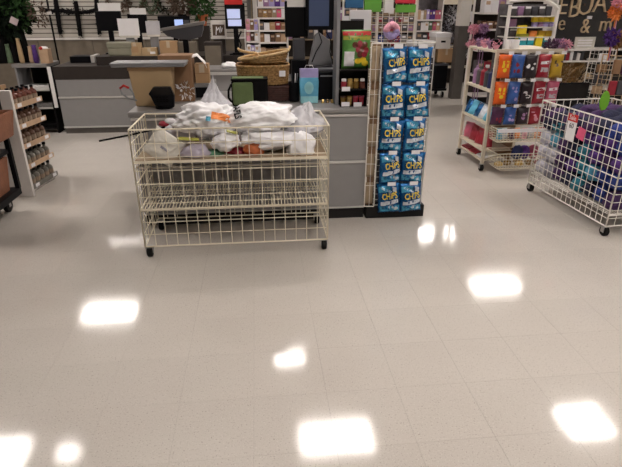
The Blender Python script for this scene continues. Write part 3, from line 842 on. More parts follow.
for k, nm in enumerate(('gold', 'amber', 'gold')):
    solo('trinket', B().lathe((X0+.03+k*.035, 3.80, CT), [(.011, 0), (.014, .006), (.008, .014), (.012, .022), (.004, .026)], 10), nm,
         'small gold trinket on the counter before the printer, %s of three' % ('left', 'middle', 'right')[k], 'trinket', 'gold trinkets on the counter')

# registers on the counter
def screen_unit(name, label, rect, Y, z_base, depth=.04, screen=None, sign=None, red=None, post=.03, cat='monitor', tilt=0):
    X0, X1, Z0, Z1 = rect
    t = thing(name, label, cat, ((X0+X1)/2, Y, z_base))
    part(t, 'housing', B().box(X0, X1, Y, Y+depth, Z0, Z1), 'black_plastic', bevel=.006)
    if screen:
        s0, s1, s2, s3, sm = screen
        part(t, 'screen', B().box(s0, s1, Y-.003, Y+.001, s2, s3), sm)
    part(t, 'post', B().box((X0+X1)/2-post, (X0+X1)/2+post, Y+depth*.3, Y+depth*.9, z_base+.015, Z0), 'black_plastic', bevel=.004)
    part(t, 'foot', B().box((X0+X1)/2-.09, (X0+X1)/2+.09, Y-.03, Y+.12, z_base, z_base+.018), 'black_plastic', bevel=.005)
    if sign: part(t, 'paper_sign', B().box(sign[0], sign[1], Y-.004, Y-.001, sign[2], sign[3]), 'white_paper')
    if red: part(t, 'red_sign', B().box(red[0], red[1], Y-.004, Y-.001, red[2], red[3]), 'red')
    return t
Y = 4.32
screen_unit('register_display', 'black register display with a white strip on top, above the baskets', R(285, 1, 308, 37, Y), Y, CT, .05, sign=R(287, -6, 306, 7, Y))
Y = 4.25
t = screen_unit('register_monitor', 'dark register monitor with a bluish screen above the counter', R(306, -12, 336, 30, Y), Y, CT, .045,
            screen=(R(309, -8, 329, 26, Y) + ('screen_blue',)), post=.02)
X0, X1, Z0, Z1 = R(311, 32, 331, 66, 4.16)
t = thing('pos_scanner', 'grey wedge scanner with black cables under the dark monitor', 'scanner', ((X0+X1)/2, 4.18, CT))
part(t, 'body', B().prism([(X0-.02, 1.072), (X1+.01, 1.072), (X1-.01, Z1-.06), (X0+.06, Z1), (X0+.03, Z1-.02)], 4.15, 4.20), 'grey_plastic', bevel=.006)
part(t, 'stand', B().box(X0-.01, X1+.02, 4.14, 4.22, CT, 1.07), 'slate_plastic', bevel=.006)
for k, pp in enumerate((((318, 30), (322, 42), (316, 52), (312, 62)), ((326, 32), (331, 40), (330, 52), (333, 64)))):
    part(t, 'cable', B().tube([at(a, b_, 4.13) for a, b_ in pp], .004, 5), 'black_plastic', smooth=True)
X0, X1, Z0, Z1 = R(293, 38, 305, 60, 4.24)
t = thing('handset', 'dark slate handset standing below the register display', 'handset', ((X0+X1)/2, 4.24, CT))
part(t, 'cradle', B().box(X0-.01, X1+.01, 4.235, 4.30, CT, Z0), 'black_plastic', bevel=.006)
part(t, 'body', B().box(X0, X1, 4.23, 4.27, Z0, Z1), 'slate_plastic', bevel=.012)

# grey hood
Y = 4.36
poly = [W(a, b_, Y) for a, b_ in ((160.5, 30), (203, 22.5), (203, 30), (201, 37), (190, 40), (178, 39), (167, 36))]
t = thing('register_hood', 'grey wedge-shaped register hood rising behind the cardboard boxes', 'hood', (W(183, 40, Y)[0], Y, CT))
part(t, 'hood_shell', B().prism(poly, Y, Y+.06), 'slate_plastic', bevel=.004)
part(t, 'top_edge', B().prism([W(a, b_, Y-.01) for a, b_ in ((160, 28.5), (204, 21), (204, 24.5), (160, 31.5))], Y-.01, Y+.09), 'grey_top', bevel=.002)
xm = W(186, 50, Y)[0]
part(t, 'post', B().box(xm-.02, xm+.02, Y+.01, Y+.05, CT, W(186, 38, Y)[1]), 'black_plastic')

# impulse shelf at the counter end
IX0, IX1 = .575, .768
t = thing('counter_shelf', 'small dark tiered shelf with price tags at the right end of the counter', 'shelf', (.67, 3.72, CT))
part(t, 'post', B().box(IX0-.022, IX0, 3.70, 3.86, CT, 1.56), 'grey_plastic')
part(t, 'back_plate', B().box(IX0, IX1, 3.85, 3.86, CT, 1.40), 'smoke_glass')
for z in (CT, .955, 1.085):
    part(t, 'shelf_board', B().box(IX0, IX1, 3.63, 3.85, z, z+.008), 'smoke_glass')
part(t, 'end_plate', B().box(IX1, IX1+.006, 3.66, 3.86, CT, 1.12), 'smoke_glass')
for x, z in ((.585, .967-.018), (.585, CT+.004), (.672, CT+.001)):
    part(t, 'price_tag', B().box(x, x+.058, 3.624, 3.627, z, z+.03), 'white_card')
rn = ['left', 'second', 'third', 'right']
for k in range(4):
    x = IX0+.032+k*.044
    j = thing('jar', 'small jar with %s lid, middle tier of the counter shelf, %s of four' % (('white', 'gold', 'gold', 'white')[k], rn[k]), 'jar', (x, 3.68, .963), 'jars on the counter shelf')
    part(j, 'glass', B().lathe((x, 3.68, .963), [(.017, 0), (.02, .004), (.02, .04), (.015, .046)], 12), ('crimson', 'gold', 'amber', 'bottle_red')[k], smooth=False)
    part(j, 'lid', B().lathe((x, 3.68, 1.009), [(.017, 0), (.017, .016), (.013, .018)], 12), ('white_card', 'gold', 'gold', 'white_card')[k])
    j = thing('candy_tub', 'small %s candy tub on the bottom tier of the counter shelf, %s of four' % (('amber', 'gold', 'red', 'dark red')[k], rn[k]), 'tub', (x, 3.69, CT+.008), 'tubs on the counter shelf')
    part(j, 'tub', B().lathe((x, 3.69, CT+.008), [(.016, 0), (.02, .05)], 12), ('amber', 'gold', 'crimson', 'crimson')[k])
    part(j, 'lid', B().lathe((x, 3.69, CT+.058), [(.021, 0), (.021, .008), (.018, .010)], 12), ('bottle_brown', 'amber', 'candy_pink', 'candy_pink')[k])
X0, X1, Z0, Z1 = R(342, 30, 371, 70, 3.70)
Z0 = 1.093
t = thing('fruit_pack', 'green food pack picturing dark cherries under a red top band', 'pack', ((X0+X1)/2, 3.70, Z0))
w_, h_ = X1-X0, Z1-Z0; cx, cz = (X0+X1)/2, (Z0+Z1)/2
def lift_to(b): return B().add([(x+cx, y+3.715, z+cz) for x, y, z in b.v], b.f)
P_ = (w_, h_, .028, 81)
part(t, 'pack_body', lift_to(pillow(*P_)), 'pack_green', smooth=True)
part(t, 'top_band', lift_to(patch(*P_, None, -w_*.48, w_*.48, h_*.36, h_*.47)), 'red', smooth=True)
part(t, 'yellow_band', lift_to(patch(*P_, None, -w_*.46, w_*.46, h_*.25, h_*.34)), 'lime_yellow', smooth=True)
part(t, 'white_field', lift_to(patch(*P_, None, -w_*.42, -w_*.08, -h_*.44, -h_*.05)), 'white_card', smooth=True)
for k, (a, b_) in enumerate(((-.06, .12), (.10, .15), (.27, .12), (.05, .0), (.2, .02), (.32, -.02), (.1, -.12), (.26, -.12))):
    part(t, 'cherry_print', lift_to(patch(*P_, disc_fn(a*w_, b_*h_, .10*w_, .085*h_), 0, 0, 0, 0, 5, .002+.0004*k)), 'crimson' if k % 2 else 'bottle_red', smooth=True)
for a, b_ in ((.05, -.3), (.22, -.27), (.3, -.36)):
    part(t, 'biscuit_print', lift_to(patch(*P_, disc_fn(a*w_, b_*h_, .12*w_, .075*h_), 0, 0, 0, 0, 5, .003)), 'chip_yellow', smooth=True)
# picture frames above
X0, X1, Z0, Z1 = R(344, 17, 352, 34, 4.2)
Y = 4.30
X0, X1, Z0, Z1 = R(350, 10, 371, 42, Y)
t = thing('picture_frame', 'white picture frame with a small framed print, above the green food pack', 'frame', ((X0+X1)/2, Y, CT))
part(t, 'easel', B().box(X0+.03, X1-.03, Y+.02, Y+.05, CT, Z0+.05), 'white_board')
part(t, 'mount', B().box(X0, X1, Y, Y+.015, Z0, Z1), 'white_card', bevel=.003)
a0, a1, a2, a3 = R(350.5, 19, 363.5, 33, Y)
fr = B(); e = .012
fr.box(a0, a1, Y-.008, Y, a2, a2+e); fr.box(a0, a1, Y-.008, Y, a3-e, a3); fr.box(a0, a0+e, Y-.008, Y, a2+e, a3-e); fr.box(a1-e, a1, Y-.008, Y, a2+e, a3-e)
part(t, 'inner_frame', fr, 'slate_plastic')
part(t, 'print', B().box(a0+e, a1-e, Y-.004, Y, a2+e, a3-e), 'white_paper')
a0, a1, a2, a3 = R(343.5, 16, 349.5, 36, Y)
t = thing('card_stand', 'narrow white card standing left of the white picture frame', 'card', ((a0+a1)/2, Y+.03, CT))
part(t, 'card', B().box(a0, a1, Y+.03, Y+.036, a2, a3), 'white_card'); part(t, 'stick', B().box((a0+a1)/2-.008, (a0+a1)/2+.008, Y+.03, Y+.04, CT, a2), 'white_board')

# white grid screen with coloured sheets behind the counter
Y = 5.0
gx0, gx1 = W(343, 20, Y)[0], W(415, 20, Y)[0]
t = thing('grid_screen', 'tall white wire grid screen with bright folded sheets, behind the snack tower', 'grid screen', ((gx0+gx1)/2, Y, 0))
part(t, 'grid_panel', grid(B(), (gx0, Y, .08), (gx1-gx0, 0, 0), (0, 0, 1.85), 11, 28, .0034, .010), 'white_wire')
for x in (gx0, gx1): part(t, 'foot', B().box(x-.02, x+.02, Y-.2, Y+.2, 0, .08), 'white_wire')
part(t, 'post', B().box(W(378, 20, Y)[0]-.008, W(378, 20, Y)[0]+.008, Y+.006, Y+.022, .05, 1.93), 'white_wire')
for nm, m, r in (('blue', 'sheet_blue', (345, -10, 363, 8)), ('bright green', 'sheet_green', (364, -10, 381, 12)), ('white', 'white_paper', (384, -8, 393, 13)),
                 ('red', 'sheet_red', (395, -10, 415, 3.5)), ('lime green', 'sheet_green', (395, 4.5, 415, 12.5))):
    a0, a1, a2, a3 = R(*r, Y)
    q = thing('felt_pack', 'folded %s felt pack hanging on the white grid screen' % nm, 'felt pack', ((a0+a1)/2, Y-.02, a2), 'felt packs on the grid')
    part(q, 'felt', B().box(a0, a1, Y-.03, Y-.008, a2, a3), m, bevel=.004)
    part(q, 'fold', B().box(a0+.004, a1-.004, Y-.034, Y-.03, a2+.005, a2+(a3-a2)*.45), m, bevel=.001)
a0, a1, a2, a3 = R(384, 22, 398.5, 39, Y-.05)
c = ((a0+a1)/2, Y-.06, (a2+a3)/2); rr = (a3-a2)/2*.66
t = thing('pompom_ring', 'fluffy pink and lilac ring hanging on the white grid', 'ornament', (c[0], c[1], a2))
def ring(lo, hi):
    b = B()
    for k in range(60):
        a = lo+(hi-lo)*(k/60)+.05; rnd = random.Random(k)
        b.blob((c[0]+rr*math.cos(a), c[1]+rnd.uniform(-.02, .02), c[2]+rr*math.sin(a)), (.03, .026, .03), k, .3, 2, 1)
    return b
part(t, 'pink_half', ring(0.1, math.pi), 'pink', smooth=True); part(t, 'lilac_half', ring(math.pi, 2*math.pi+.1), 'lilac', smooth=True)
a0, a1, a2, a3 = R(389, 36, 398, 44, Y-.05)
solo('ornament', B().leaves(((a0+a1)/2, Y-.05, (a2+a3)/2), ((a1-a0)/2, .03, (a3-a2)/2), 90, .03, 5), 'crimson', 'dark red tinsel ornament under the fluffy pink ring', 'ornament')

# ================================================================ back register counter goods
def card_on_easel(label, rect, Y, m, zb):
    X0, X1, Z0, Z1 = rect
    t = thing('sign_card', label, 'sign', ((X0+X1)/2, Y, zb))
    part(t, 'card', B().box(X0, X1, Y, Y+.006, Z0, Z1), m)
    part(t, 'holder', B().box(X0+.01, X1-.01, Y-.01, Y+.02, Z0-.02, Z0+.004), 'clear_wrap')
    part(t, 'stem', B().box((X0+X1)/2-.05, (X0+X1)/2+.05, Y+.002, Y+.018, zb, Z0-.02), 'grey_plastic')
    return t
Y = 7.15
screen_unit('register_display', 'black register display with a white strip sign, leftmost on the rear counter', R(96, 11, 121, 31, Y), Y, LEDGE, .06, sign=R(98, 3, 120.5, 11, Y))
Y = 7.25
screen_unit('register_display', 'black register display behind the large white sign card on the rear counter', R(128, 14, 147, 33, Y), Y, LEDGE, .06, sign=R(129.5, 8, 146, 14.5, Y))
card_on_easel('large white sign card on an easel on the rear counter', R(118, 18.5, 139, 36, 7.0), 7.0, 'white_card', LEDGE)
card_on_easel('smaller grey-white sign card right of the large white card', R(146, 21, 160, 35, 7.0), 7.0, 'bag_grey', LEDGE)
Y = 7.3
t = screen_unit('wide_monitor', 'wide dark monitor with a small bright blue window on the rear counter', R(158, 16, 190, 30, Y), Y, LEDGE, .05, screen=R(174.5, 19.5, 183, 25.5, Y)+('screen_bright',))
part(t, 'screen', B().box(*R(184, 20, 189.5, 24.5, Y)[:2], Y-.003, Y+.001, *R(184, 20, 189.5, 24.5, Y)[2:]), 'slate_plastic')
Y = 6.86
t = screen_unit('register_monitor', 'register monitor with a pale blue screen and red top, on the rear counter', R(225, 3, 245, 29, Y), Y, LEDGE, .05, red=R(224, -8, 242, 4.5, Y))
for r in ((227, 9, 240, 18.5), (228, 19.5, 241.5, 26)):
    a0, a1, a2, a3 = R(*r, Y); part(t, 'screen_window', B().box(a0, a1, Y-.004, Y-.001, a2, a3), 'screen_pale')
xk = W(238, 45, Y)[0]
t = thing('keyboard_stand', 'black keyboard and cable bundle under the pale blue monitor', 'keyboard', (xk, Y-.03, LEDGE))
part(t, 'base', B().box(xk-.07, xk+.06, 6.81, 6.83, LEDGE, LEDGE+.03), 'black_plastic')
part(t, 'cable', B().tube([(xk+.0, 6.82, LEDGE+.03), (xk+.04, 6.81, LEDGE+.12), (xk+.01, 6.82, LEDGE+.2), (xk+.05, 6.82, LEDGE+.28)], .012, 6), 'black_plastic', smooth=True)
# boxes
a0, a1, a2, a3 = R(107, 42, 131, 55, 6.82)
t = thing('olive_box', 'long olive-grey box with rounded edges on the rear counter', 'box', ((a0+a1)/2, 6.9, LEDGE))
part(t, 'box_body', B().box(a0, a1, 6.83, 7.0, LEDGE, LEDGE+.10), 'olive_board', bevel=.02); part(t, 'lid', B().box(a0-.005, a1+.005, 6.825, 7.005, LEDGE+.09, LEDGE+.16), 'olive_board', bevel=.012)
for k, (r, m, lb) in enumerate((((129, 43, 141, 58), 'tan_board', 'upright tan paper box nearest the olive-grey box'), ((142, 48, 157, 57), 'tan_board', 'low tan box in the middle of the rear counter'),
                                ((160, 41, 177, 53), 'cardboard', 'tan cardboard box below the grey hood'))):
    a0, a1, a2, a3 = R(*r, 6.84)
    t = carton('tan_box', lb, a0, a1, 6.84-.01*k, 6.95, LEDGE, a3, m, lab=(k == 1))
    if k == 0: part(t, 'picture', B().box(a0+.03, a1-.03, 6.838, 6.84, LEDGE+.04, a3-.04), 'cardboard')
a0, a1, a2, a3 = R(178, 42, 197, 56, 6.9)
carton('dark_box', 'dark box with an olive front right of the tan boxes', a0, a1, 6.9, 7.05, LEDGE, a3, 'beige_panel', tape=False, lab=False)
a0, a1, a2, a3 = R(211, 20.5, 226, 39, 7.0)
t = thing('boxed_ornament', 'white boxed ornament with a window on a dark stand', 'box', ((a0+a1)/2, 7.05, LEDGE))
part(t, 'stand', B().box(a0+.02, a1-.02, 7.02, 7.12, LEDGE, a2), 'brown_fascia'); part(t, 'carton', B().box(a0, a1, 7.0, 7.14, a2, a3), 'white_board', bevel=.003)
part(t, 'window', B().box(a0+.02, a1-.02, 6.996, 7.0, a2+.04, a2+.17), 'twig')
part(t, 'ornament', B().tube([(a0+.06+.01*i, 6.99, a2+.05+.1*abs(math.sin(i*1.3))) for i in range(9)], .006, 5), 'white_card')
a0, a1, a2, a3 = R(221, 65, 236, 73, 5.95)
solo('tissue_bag', B().blob(((a0+a1)/2, 6.0, .86+.03), ((a1-a0)/2, .07, .035), 91, .3, 1.5, 3, True), 'bag_white', 'small white crumpled bag on the low side counter', 'bag', smooth=True)
# chair-like dark stand
a0, a1 = W(205, 50, 6.6)[0], W(222, 50, 6.6)[0]
t = thing('dark_cabinet', 'dark wooden drawer stack below the white boxed ornament', 'cabinet', ((a0+a1)/2, 6.6, 0))
part(t, 'body', B().box(a0, a1, 6.50, 6.72, 0, 1.10), 'brown_fascia', bevel=.004)
for k in range(4): part(t, 'drawer', B().box(a0+.008, a1-.008, 6.488, 6.50, .12+k*.24, .12+k*.24+.22), 'beige_panel' if k == 3 else 'brown_fascia', bevel=.003)
# printer box on wall counter
a0, a1, a2, a3 = R(71, 55, 96, 64, 7.2)
t = thing('label_printer', 'low dark printer with a silver end on the rear counter, under the slat wall', 'printer', ((a0+a1)/2, 7.2, .82))
part(t, 'body', B().box(a0, a1-.05, 7.15, 7.4, .82, .90), 'black_plastic', bevel=.006); part(t, 'end_cap', B().box(a1-.05, a1, 7.14, 7.4, .82, .91), 'alu', bevel=.006)

# sign pole
xs, zt = W(51, 20, 6.6)
p0 = W(58, 64, 6.6)[0]
t = thing('sign_pole', 'thin black floor pole left of the hanging dark garland', 'pole', (p0, 7.6, 0))
xx = W(53, 32, 7.6)[0]
part(t, 'pole', B().tube([(xx, 7.6, .02), (xx, 7.6, 1.9)], .012, 8), 'black_plastic', smooth=True); part(t, 'base', B().lathe((xx, 7.6, 0), [(.12, 0), (.12, .015), (.02, .03)], 16), 'black_plastic')
part(t, 'clamp', B().lathe((xx, 7.6, W(51, 13, 7.6)[1]), [(.025, -.02), (.03, 0), (.025, .02)], 10), 'white_board')
# hanging dark garland with three drops
Y = SY-.09
t = thing('dark_garland', 'dark fluffy garland with three hanging tails on the slat wall', 'garland', at(78, 36, Y))
sw = [at(a, b_, Y) for a, b_ in ((40, 9), (52, 11), (60, 10.5), (68, 12), (78, 12.5), (88, 12), (95, 10), (104, 11))]
part(t, 'swag', B().tube(sw, .028, 8).leaves(at(72, 11.5, Y), (.45, .02, .03), 300, .04, 3), 'black_matt')
for k, (xa, ya, xb, yb) in enumerate(((55, -4, 60.5, 34), (75.5, 1, 80.5, 36), (96, -2, 99.5, 34))):
    a, b_ = Vector(at(xa, ya, Y)), Vector(at(xb, yb, Y)); bb = B().tube([a, a.lerp(b_, .3), a.lerp(b_, .7), b_], [.03, .036, .034, .028], 8)
    for i in range(14): bb.leaves(a.lerp(b_, i/13), (.03, .02, .03), 16, .03, 40+k*20+i)
    part(t, 'tail', bb, 'black_matt')
    part(t, 'hook', B().tube([a + Vector((0, .065, 0)), a], .006, 5), 'steel')
# wreaths and hanging greenery right part of the slat wall
def wreath(label, px_, py_, rad, m, seed, Y=SY-.06):
    c = Vector(at(px_, py_, Y)); t = thing('twig_wreath', label, 'wreath', c - Vector((0, 0, rad)), 'wreaths on the slat wall')
    b = B()
    for q in range(3):
        b.tube([c + Vector((rad*math.cos(a)*(1+.06*math.sin(5*a+q*2)), .012*math.sin(3*a+q), rad*math.sin(a)*(1+.06*math.cos(4*a+q)))) for a in [2*math.pi*i/22 for i in range(22)]], .008, 4, True)
    part(t, 'twigs', b, 'twig')
    lv = B()
    for i in range(22):
        a = 2*math.pi*i/22; lv.leaves(c + Vector((rad*math.cos(a), 0, rad*math.sin(a))), (.04, .03, .04), 12, .05, seed+i)
    part(t, 'leaves', lv, m)
wreath('brown twig wreath above the leftmost rear register display', 117, -1, .15, 'twig', 300)
wreath('brown twig wreath above the large white sign card', 136, 2, .14, 'twig', 330)
wreath('dark leaf wreath above the wide dark monitor', 166, 2, .13, 'leaf_dark', 360)
wreath('sage green wreath on the slat wall left of the hanging fern', 150, 3, .12, 'leaf_sage', 400)
for k, (px_, py_, m, lb) in enumerate(((203, 8, 'leaf_green', 'bushy green potted plant with a red-brown pot before the slat wall'), (184, 4, 'twig', 'brown dried bouquet in a dark pot on the rear shelf'))):
    Y = 8.7; x, z = W(px_, 20, Y)
    t = thing('potted_plant', lb, 'plant', (x, Y, 0))
    part(t, 'pedestal', B().box(x-.09, x+.09, Y-.08, Y+.08, 0, z-.08), 'brown_fascia')
    part(t, 'pot', B().lathe((x, Y, z-.08), [(.05, 0), (.075, .13), (.085, .13), (.085, .16), (.06, .16)], 14), ('rust', 'black_matt')[k])
    part(t, 'foliage', B().leaves((x, Y, W(px_, py_-2, Y)[1]), (.19, .12, .19), 420, .08, 500+k), m)

# ================================================================ left edge
# white end panel and bottle tiers
TP = Vector((-1.945, 4.335, 0)); TA = math.radians(-8)
t = thing('tier_shelf', 'white shelf unit with five tiers of small bottles at the left edge', 'shelf', TP)
tier_root = t
part(t, 'end_panel', B().box(-2.75, -1.945, 4.335, 4.365, 0, .885), 'white_board', bevel=.003)
part(t, 'end_panel', B().box(-2.75, -2.12, 4.87, 4.90, 0, .80), 'white_board', bevel=.003)
part(t, 'back_board', B().box(-2.32, -2.30, 4.365, 4.87, .03, .86), 'wood_shelf')
part(t, 'plinth', B().box(-2.30, -2.02, 4.365, 4.85, 0, .030), 'white_board')
tiers = [.735, .565, .40, .225, .045]
names = ['top', 'second', 'third', 'fourth', 'bottom']
bm_ = ['bottle_red', 'bottle_brown', 'bottle_brown', 'bottle_grey', 'bottle_grey']
for k, z in enumerate(tiers):
    part(t, 'shelf_board', B().box(-2.30, -2.0, 4.367, 4.86, z-.012, z), 'wood_shelf')
    part(t, 'price_strip', B().box(-2.0, -1.99, 4.385, 4.86, z-.014, z+.028), 'strip_tan' if k < 4 else 'bottle_grey')
    part(t, 'price_tag', B().box(-1.99, -1.987, 4.47, 4.53, z-.006, z+.024), 'white_card'); part(t, 'price_tag', B().box(-1.99, -1.987, 4.77, 4.83, z-.006, z+.024), 'white_card')
def bottle(m):
    r = thing('bottle', 'x', 'bottle')
    mk('glass', B().lathe((0, 0, 0), [(.024, 0), (.028, .004), (.028, .062), (.022, .074), (.010, .082), (.010, .094)], 12).mesh('glass'), m, r)
    mk('cap', B().lathe((0, 0, .094), [(.012, 0), (.012, .014), (.010, .016)], 10).mesh('cap'), 'black_plastic', r)
    mk('paper_label', B().lathe((0, 0, .02), [(.0288, 0), (.0288, .03)], 12).mesh('paper_label'), 'bottle_label', r)
    return r
bp = {m: bottle(m) for m in ('bottle_red', 'bottle_brown', 'bottle_grey')}; bu = set()
for k, z in enumerate(tiers):
    for j in range(6):
        for row in (0, 1):
            q_ = TP + Matrix.Rotation(TA, 3, 'Z') @ (Vector((-2.04 - row*.08, 4.425 + j*.078, 0)) - TP); x, y = q_.x, q_.y
            m = bm_[k]
            if m in bu: o = copy_tree(bp[m], None, (x, y, z))
            else: o = bp[m]; o.location = (x, y, z); bu.add(m)
            o.scale = (1.25, 1.25, 1.2 + .08*((j*3+k) % 3))
            o['label'] = 'small dark bottle, %s row of the %s tier, %s from the white panel' % (('front', 'rear')[row], names[k], ('first', 'second', 'third', 'fourth', 'fifth', 'sixth', 'seventh', 'eighth', 'ninth')[j]); o['group'] = 'bottles, %s tier, %s row' % (names[k], ('front', 'rear')[row])
tier_root.rotation_euler = (0, 0, TA)
solo('amber_jar', B().lathe((-2.13, 4.42, .886-.001), [(.05, 0), (.06, .01), (.06, .08), (.045, .10), (.045, .12)], 16), 'amber', 'amber glass jar above the white end panel', 'jar')
bpy.data.objects['amber_jar'].location.z = .86
bpy.data.objects['amber_jar'].location.x += .02
# black cart with brown baskets
t = thing('rolling_cart', 'black rolling cart carrying brown baskets, cut off by the left edge', 'cart', (-2.25, 3.85, 0))
CX1 = -1.905; CX0 = -2.7
for x in (CX0, CX1):
    for y in (3.62, 4.02): part(t, 'post', B().box(x-.016, x+.016, y-.016, y+.016, .19, 1.05), 'black_plastic')
for z in (.50,): part(t, 'deck', B().box(CX0, CX1, 3.61, 4.03, z-.03, z), 'black_plastic', bevel=.003)
part(t, 'bottom_tray', B().box(CX0, CX1+.012, 3.60, 4.04, .135, .19), 'black_plastic', bevel=.004)
for x in (CX0+.02, CX1-.10):
    for y in (3.66, 3.99): caster(t, x, y, .137, .055)
def bin_basket(label, x0, x1, y0, y1, z0, z1):
    t = thing('brown_basket', label, 'basket', ((x0+x1)/2, (y0+y1)/2, z0)); e = .012; s = .025
    b = B()
    def wall(pts): b.add(pts, [(0, 1, 2, 3)])
    lo = [(x0+s, y0+s), (x1-s, y0+s), (x1-s, y1-s), (x0+s, y1-s)]; hi = [(x0, y0), (x1, y0), (x1, y1), (x0, y1)]
    for i in range(4):
        j = (i+1) % 4; wall([lo[i]+(z0,), lo[j]+(z0,), hi[j]+(z1,), hi[i]+(z1,)])
    wall([p+(z0,) for p in lo])
    o = part(t, 'basket_wall', b, 'terracotta'); md = o.modifiers.new('thickness', 'SOLIDIFY'); md.thickness = .008
    part(t, 'rim', B().tube([p+(z1,) for p in hi], .011, 6, True), 'terracotta')
    for k in range(1, 4):
        f = k/4; pts = [(l[0]+(h[0]-l[0])*f, l[1]+(h[1]-l[1])*f, z0+(z1-z0)*f) for l, h in zip(lo, hi)]
        part(t, 'band', B().tube(pts, .006, 4, True), 'terracotta')
bin_basket('brown basket on the bottom deck of the black cart', -2.6, -1.925, 3.66, 3.985, .191, .44)
bin_basket('brown basket hooked high on the black cart', -2.6, -1.80, 3.66, 3.985, .62, .79)
solo('blue_cloth', B().blob((-2.08, 3.80, .545), (.15, .12, .045), 77, .2, 1.5, 3), 'navy', 'folded dark blue cloth on the middle deck of the black cart', 'cloth', smooth=True)
for x in (CX0, CX1): part(t, 'basket_rail', B().box(x-.01, x+.01, 3.62, 4.02, .60, .618), 'black_plastic')

# grey magazine rack by the rear counter with vases on top
Y = 6.8
gx0, gx1, _, _ = R(14, 64, 46.5, 70, Y)
gz = W(35, 64, Y)[1]
t = thing('grey_rack', 'grey open shelf rack with dark boxes and white papers, left of the rear counter', 'rack', ((gx0+gx1)/2, Y+.2, 0))
for x in (gx0, gx1-.02): part(t, 'side_panel', B().box(x, x+.02, Y, Y+.4, 0, gz-.03), 'black_matt' if x > gx0 else 'grey_plastic')
part(t, 'top_board', B().box(gx0-.02, gx1+.01, Y-.02, Y+.42, gz-.04, gz), 'grey_top', bevel=.004)
for z in (.06, .32, .54): part(t, 'shelf_board', B().box(gx0+.02, gx1-.02, Y+.005, Y+.4, z-.015, z), 'black_matt' if z < .1 else 'alu')
part(t, 'back_board', B().box(gx0+.03, gx1-.03, Y+.385, Y+.4, .06, gz-.04), 'black_matt')
for k, (z, m) in enumerate(((.545, 'white_paper'), (.325, 'grey_top'), (.065, 'black_matt'))):
    for j in range(2):
        xa = gx0+.05+j*(gx1-gx0-.08)/2
        b = B()
        for q in range(4): b.obox((xa+.08, Y+.14, z-.005+.012*q+.006), (.14, .2, .01), (0, 0, .1*math.sin(q*2+j+k)))
        solo('paper_stack', b, m, '%s paper stack on the %s shelf of the grey rack, %s' % (('white', 'grey', 'dark')[k], ('top', 'middle', 'bottom')[k], ('left', 'right')[j]), 'paper')
a = W(52, 68, 6.3); b_ = W(54, 108, 6.3)
x_ = W(52, 88, 6.70)[0]
solo('white_banner', B().box(x_-.02, x_+.02, 6.715, 6.73, W(54, 108, 6.70)[1], W(50, 67, 6.70)[1]), 'white_paper', 'narrow white paper strip hanging at the left end of the rear counter', 'banner')
def vase(label, px_, Y, m, w, top, leafm, crown, seed, cz):
    x = W(px_, 60, Y)[0]
    t = thing('tall_vase', label, 'vase', (x, Y, gz))
    h = W(px_, top, Y)[1]-gz
    part(t, 'vase_body', B().lathe((x, Y, gz), [(w*.8, 0), (w, .03), (w*.9, h*.5), (w*.65, h*.9), (w*.75, h)], 14), m, smooth=True)
    if leafm: part(t, 'foliage', B().leaves((x, Y, gz+h+cz), crown, 520, .10, seed, 2.2, .3), leafm)
vase('tall black vase with dark hanging foliage, at the left edge', 3, 6.95, 'black_matt', .10, 18, 'leaf_dark', (.26, .14, .30), 601, .08)
vase('tall black vase with bright green foliage above the bottle tiers', 16.5, 7.0, 'black_matt', .07, 24, 'leaf_dark', (.24, .14, .26), 602, .10)
vase('tall dark vase with light green foliage nearest the slat wall', 26.5, 7.0, 'black_matt', .06, 30, 'leaf_green', (.17, .14, .24), 603, .28)
for k, (px_, m, w, top, lb) in enumerate(((10, 'leaf_sage', .035, 44, 'sage green bottle vase between the black vases'), (22, 'tan_board', .03, 38, 'slim tan vase between the two black vases'),
                                          (32, 'strip_tan', .03, 46, 'slim tan vase beside the purple vase'), (36.5, 'purple', .035, 45, 'slim purple vase on the grey rack'))):
    vase(lb, px_, 6.92, m, w, top, None, None, 0, 0)
a0, a1, a2, a3 = R(40, 49, 49, 64, 6.85)
t = carton('tan_bag', 'tan paper bag with a red and white top on the grey rack', a0, a1, 6.84, 6.96, gz, a3, 'strip_tan', cat='bag', tape=False)
part(t, 'tissue', B().blob(((a0+a1)/2, 6.88, a3), (.05, .03, .03), 3, .4, 2, 2, True), 'white_paper'); part(t, 'red_bow', B().blob((a0+.03, 6.84, a3+.01), (.02, .015, .02), 4, .4, 2, 2), 'red')
c_ = at(14, 21, 6.7)
fv = [q for q in C.objects if q.get('label', '').startswith('tall black vase with bright')][0]
fv['label'] = 'tall black vase with dark foliage and a tilted pinkish card'
part(fv, 'price_card', B().obox(c_, (.085, .004, .075), (0, .5, 0)), 'pinkish_card')
solo('dark_foliage', B().leaves(at(38, 13, 6.9), (.12, .1, .13), 130, .045, 620, 2.4, .3), 'twig', 'brown dried sprig hanging beside the slat wall', 'foliage')

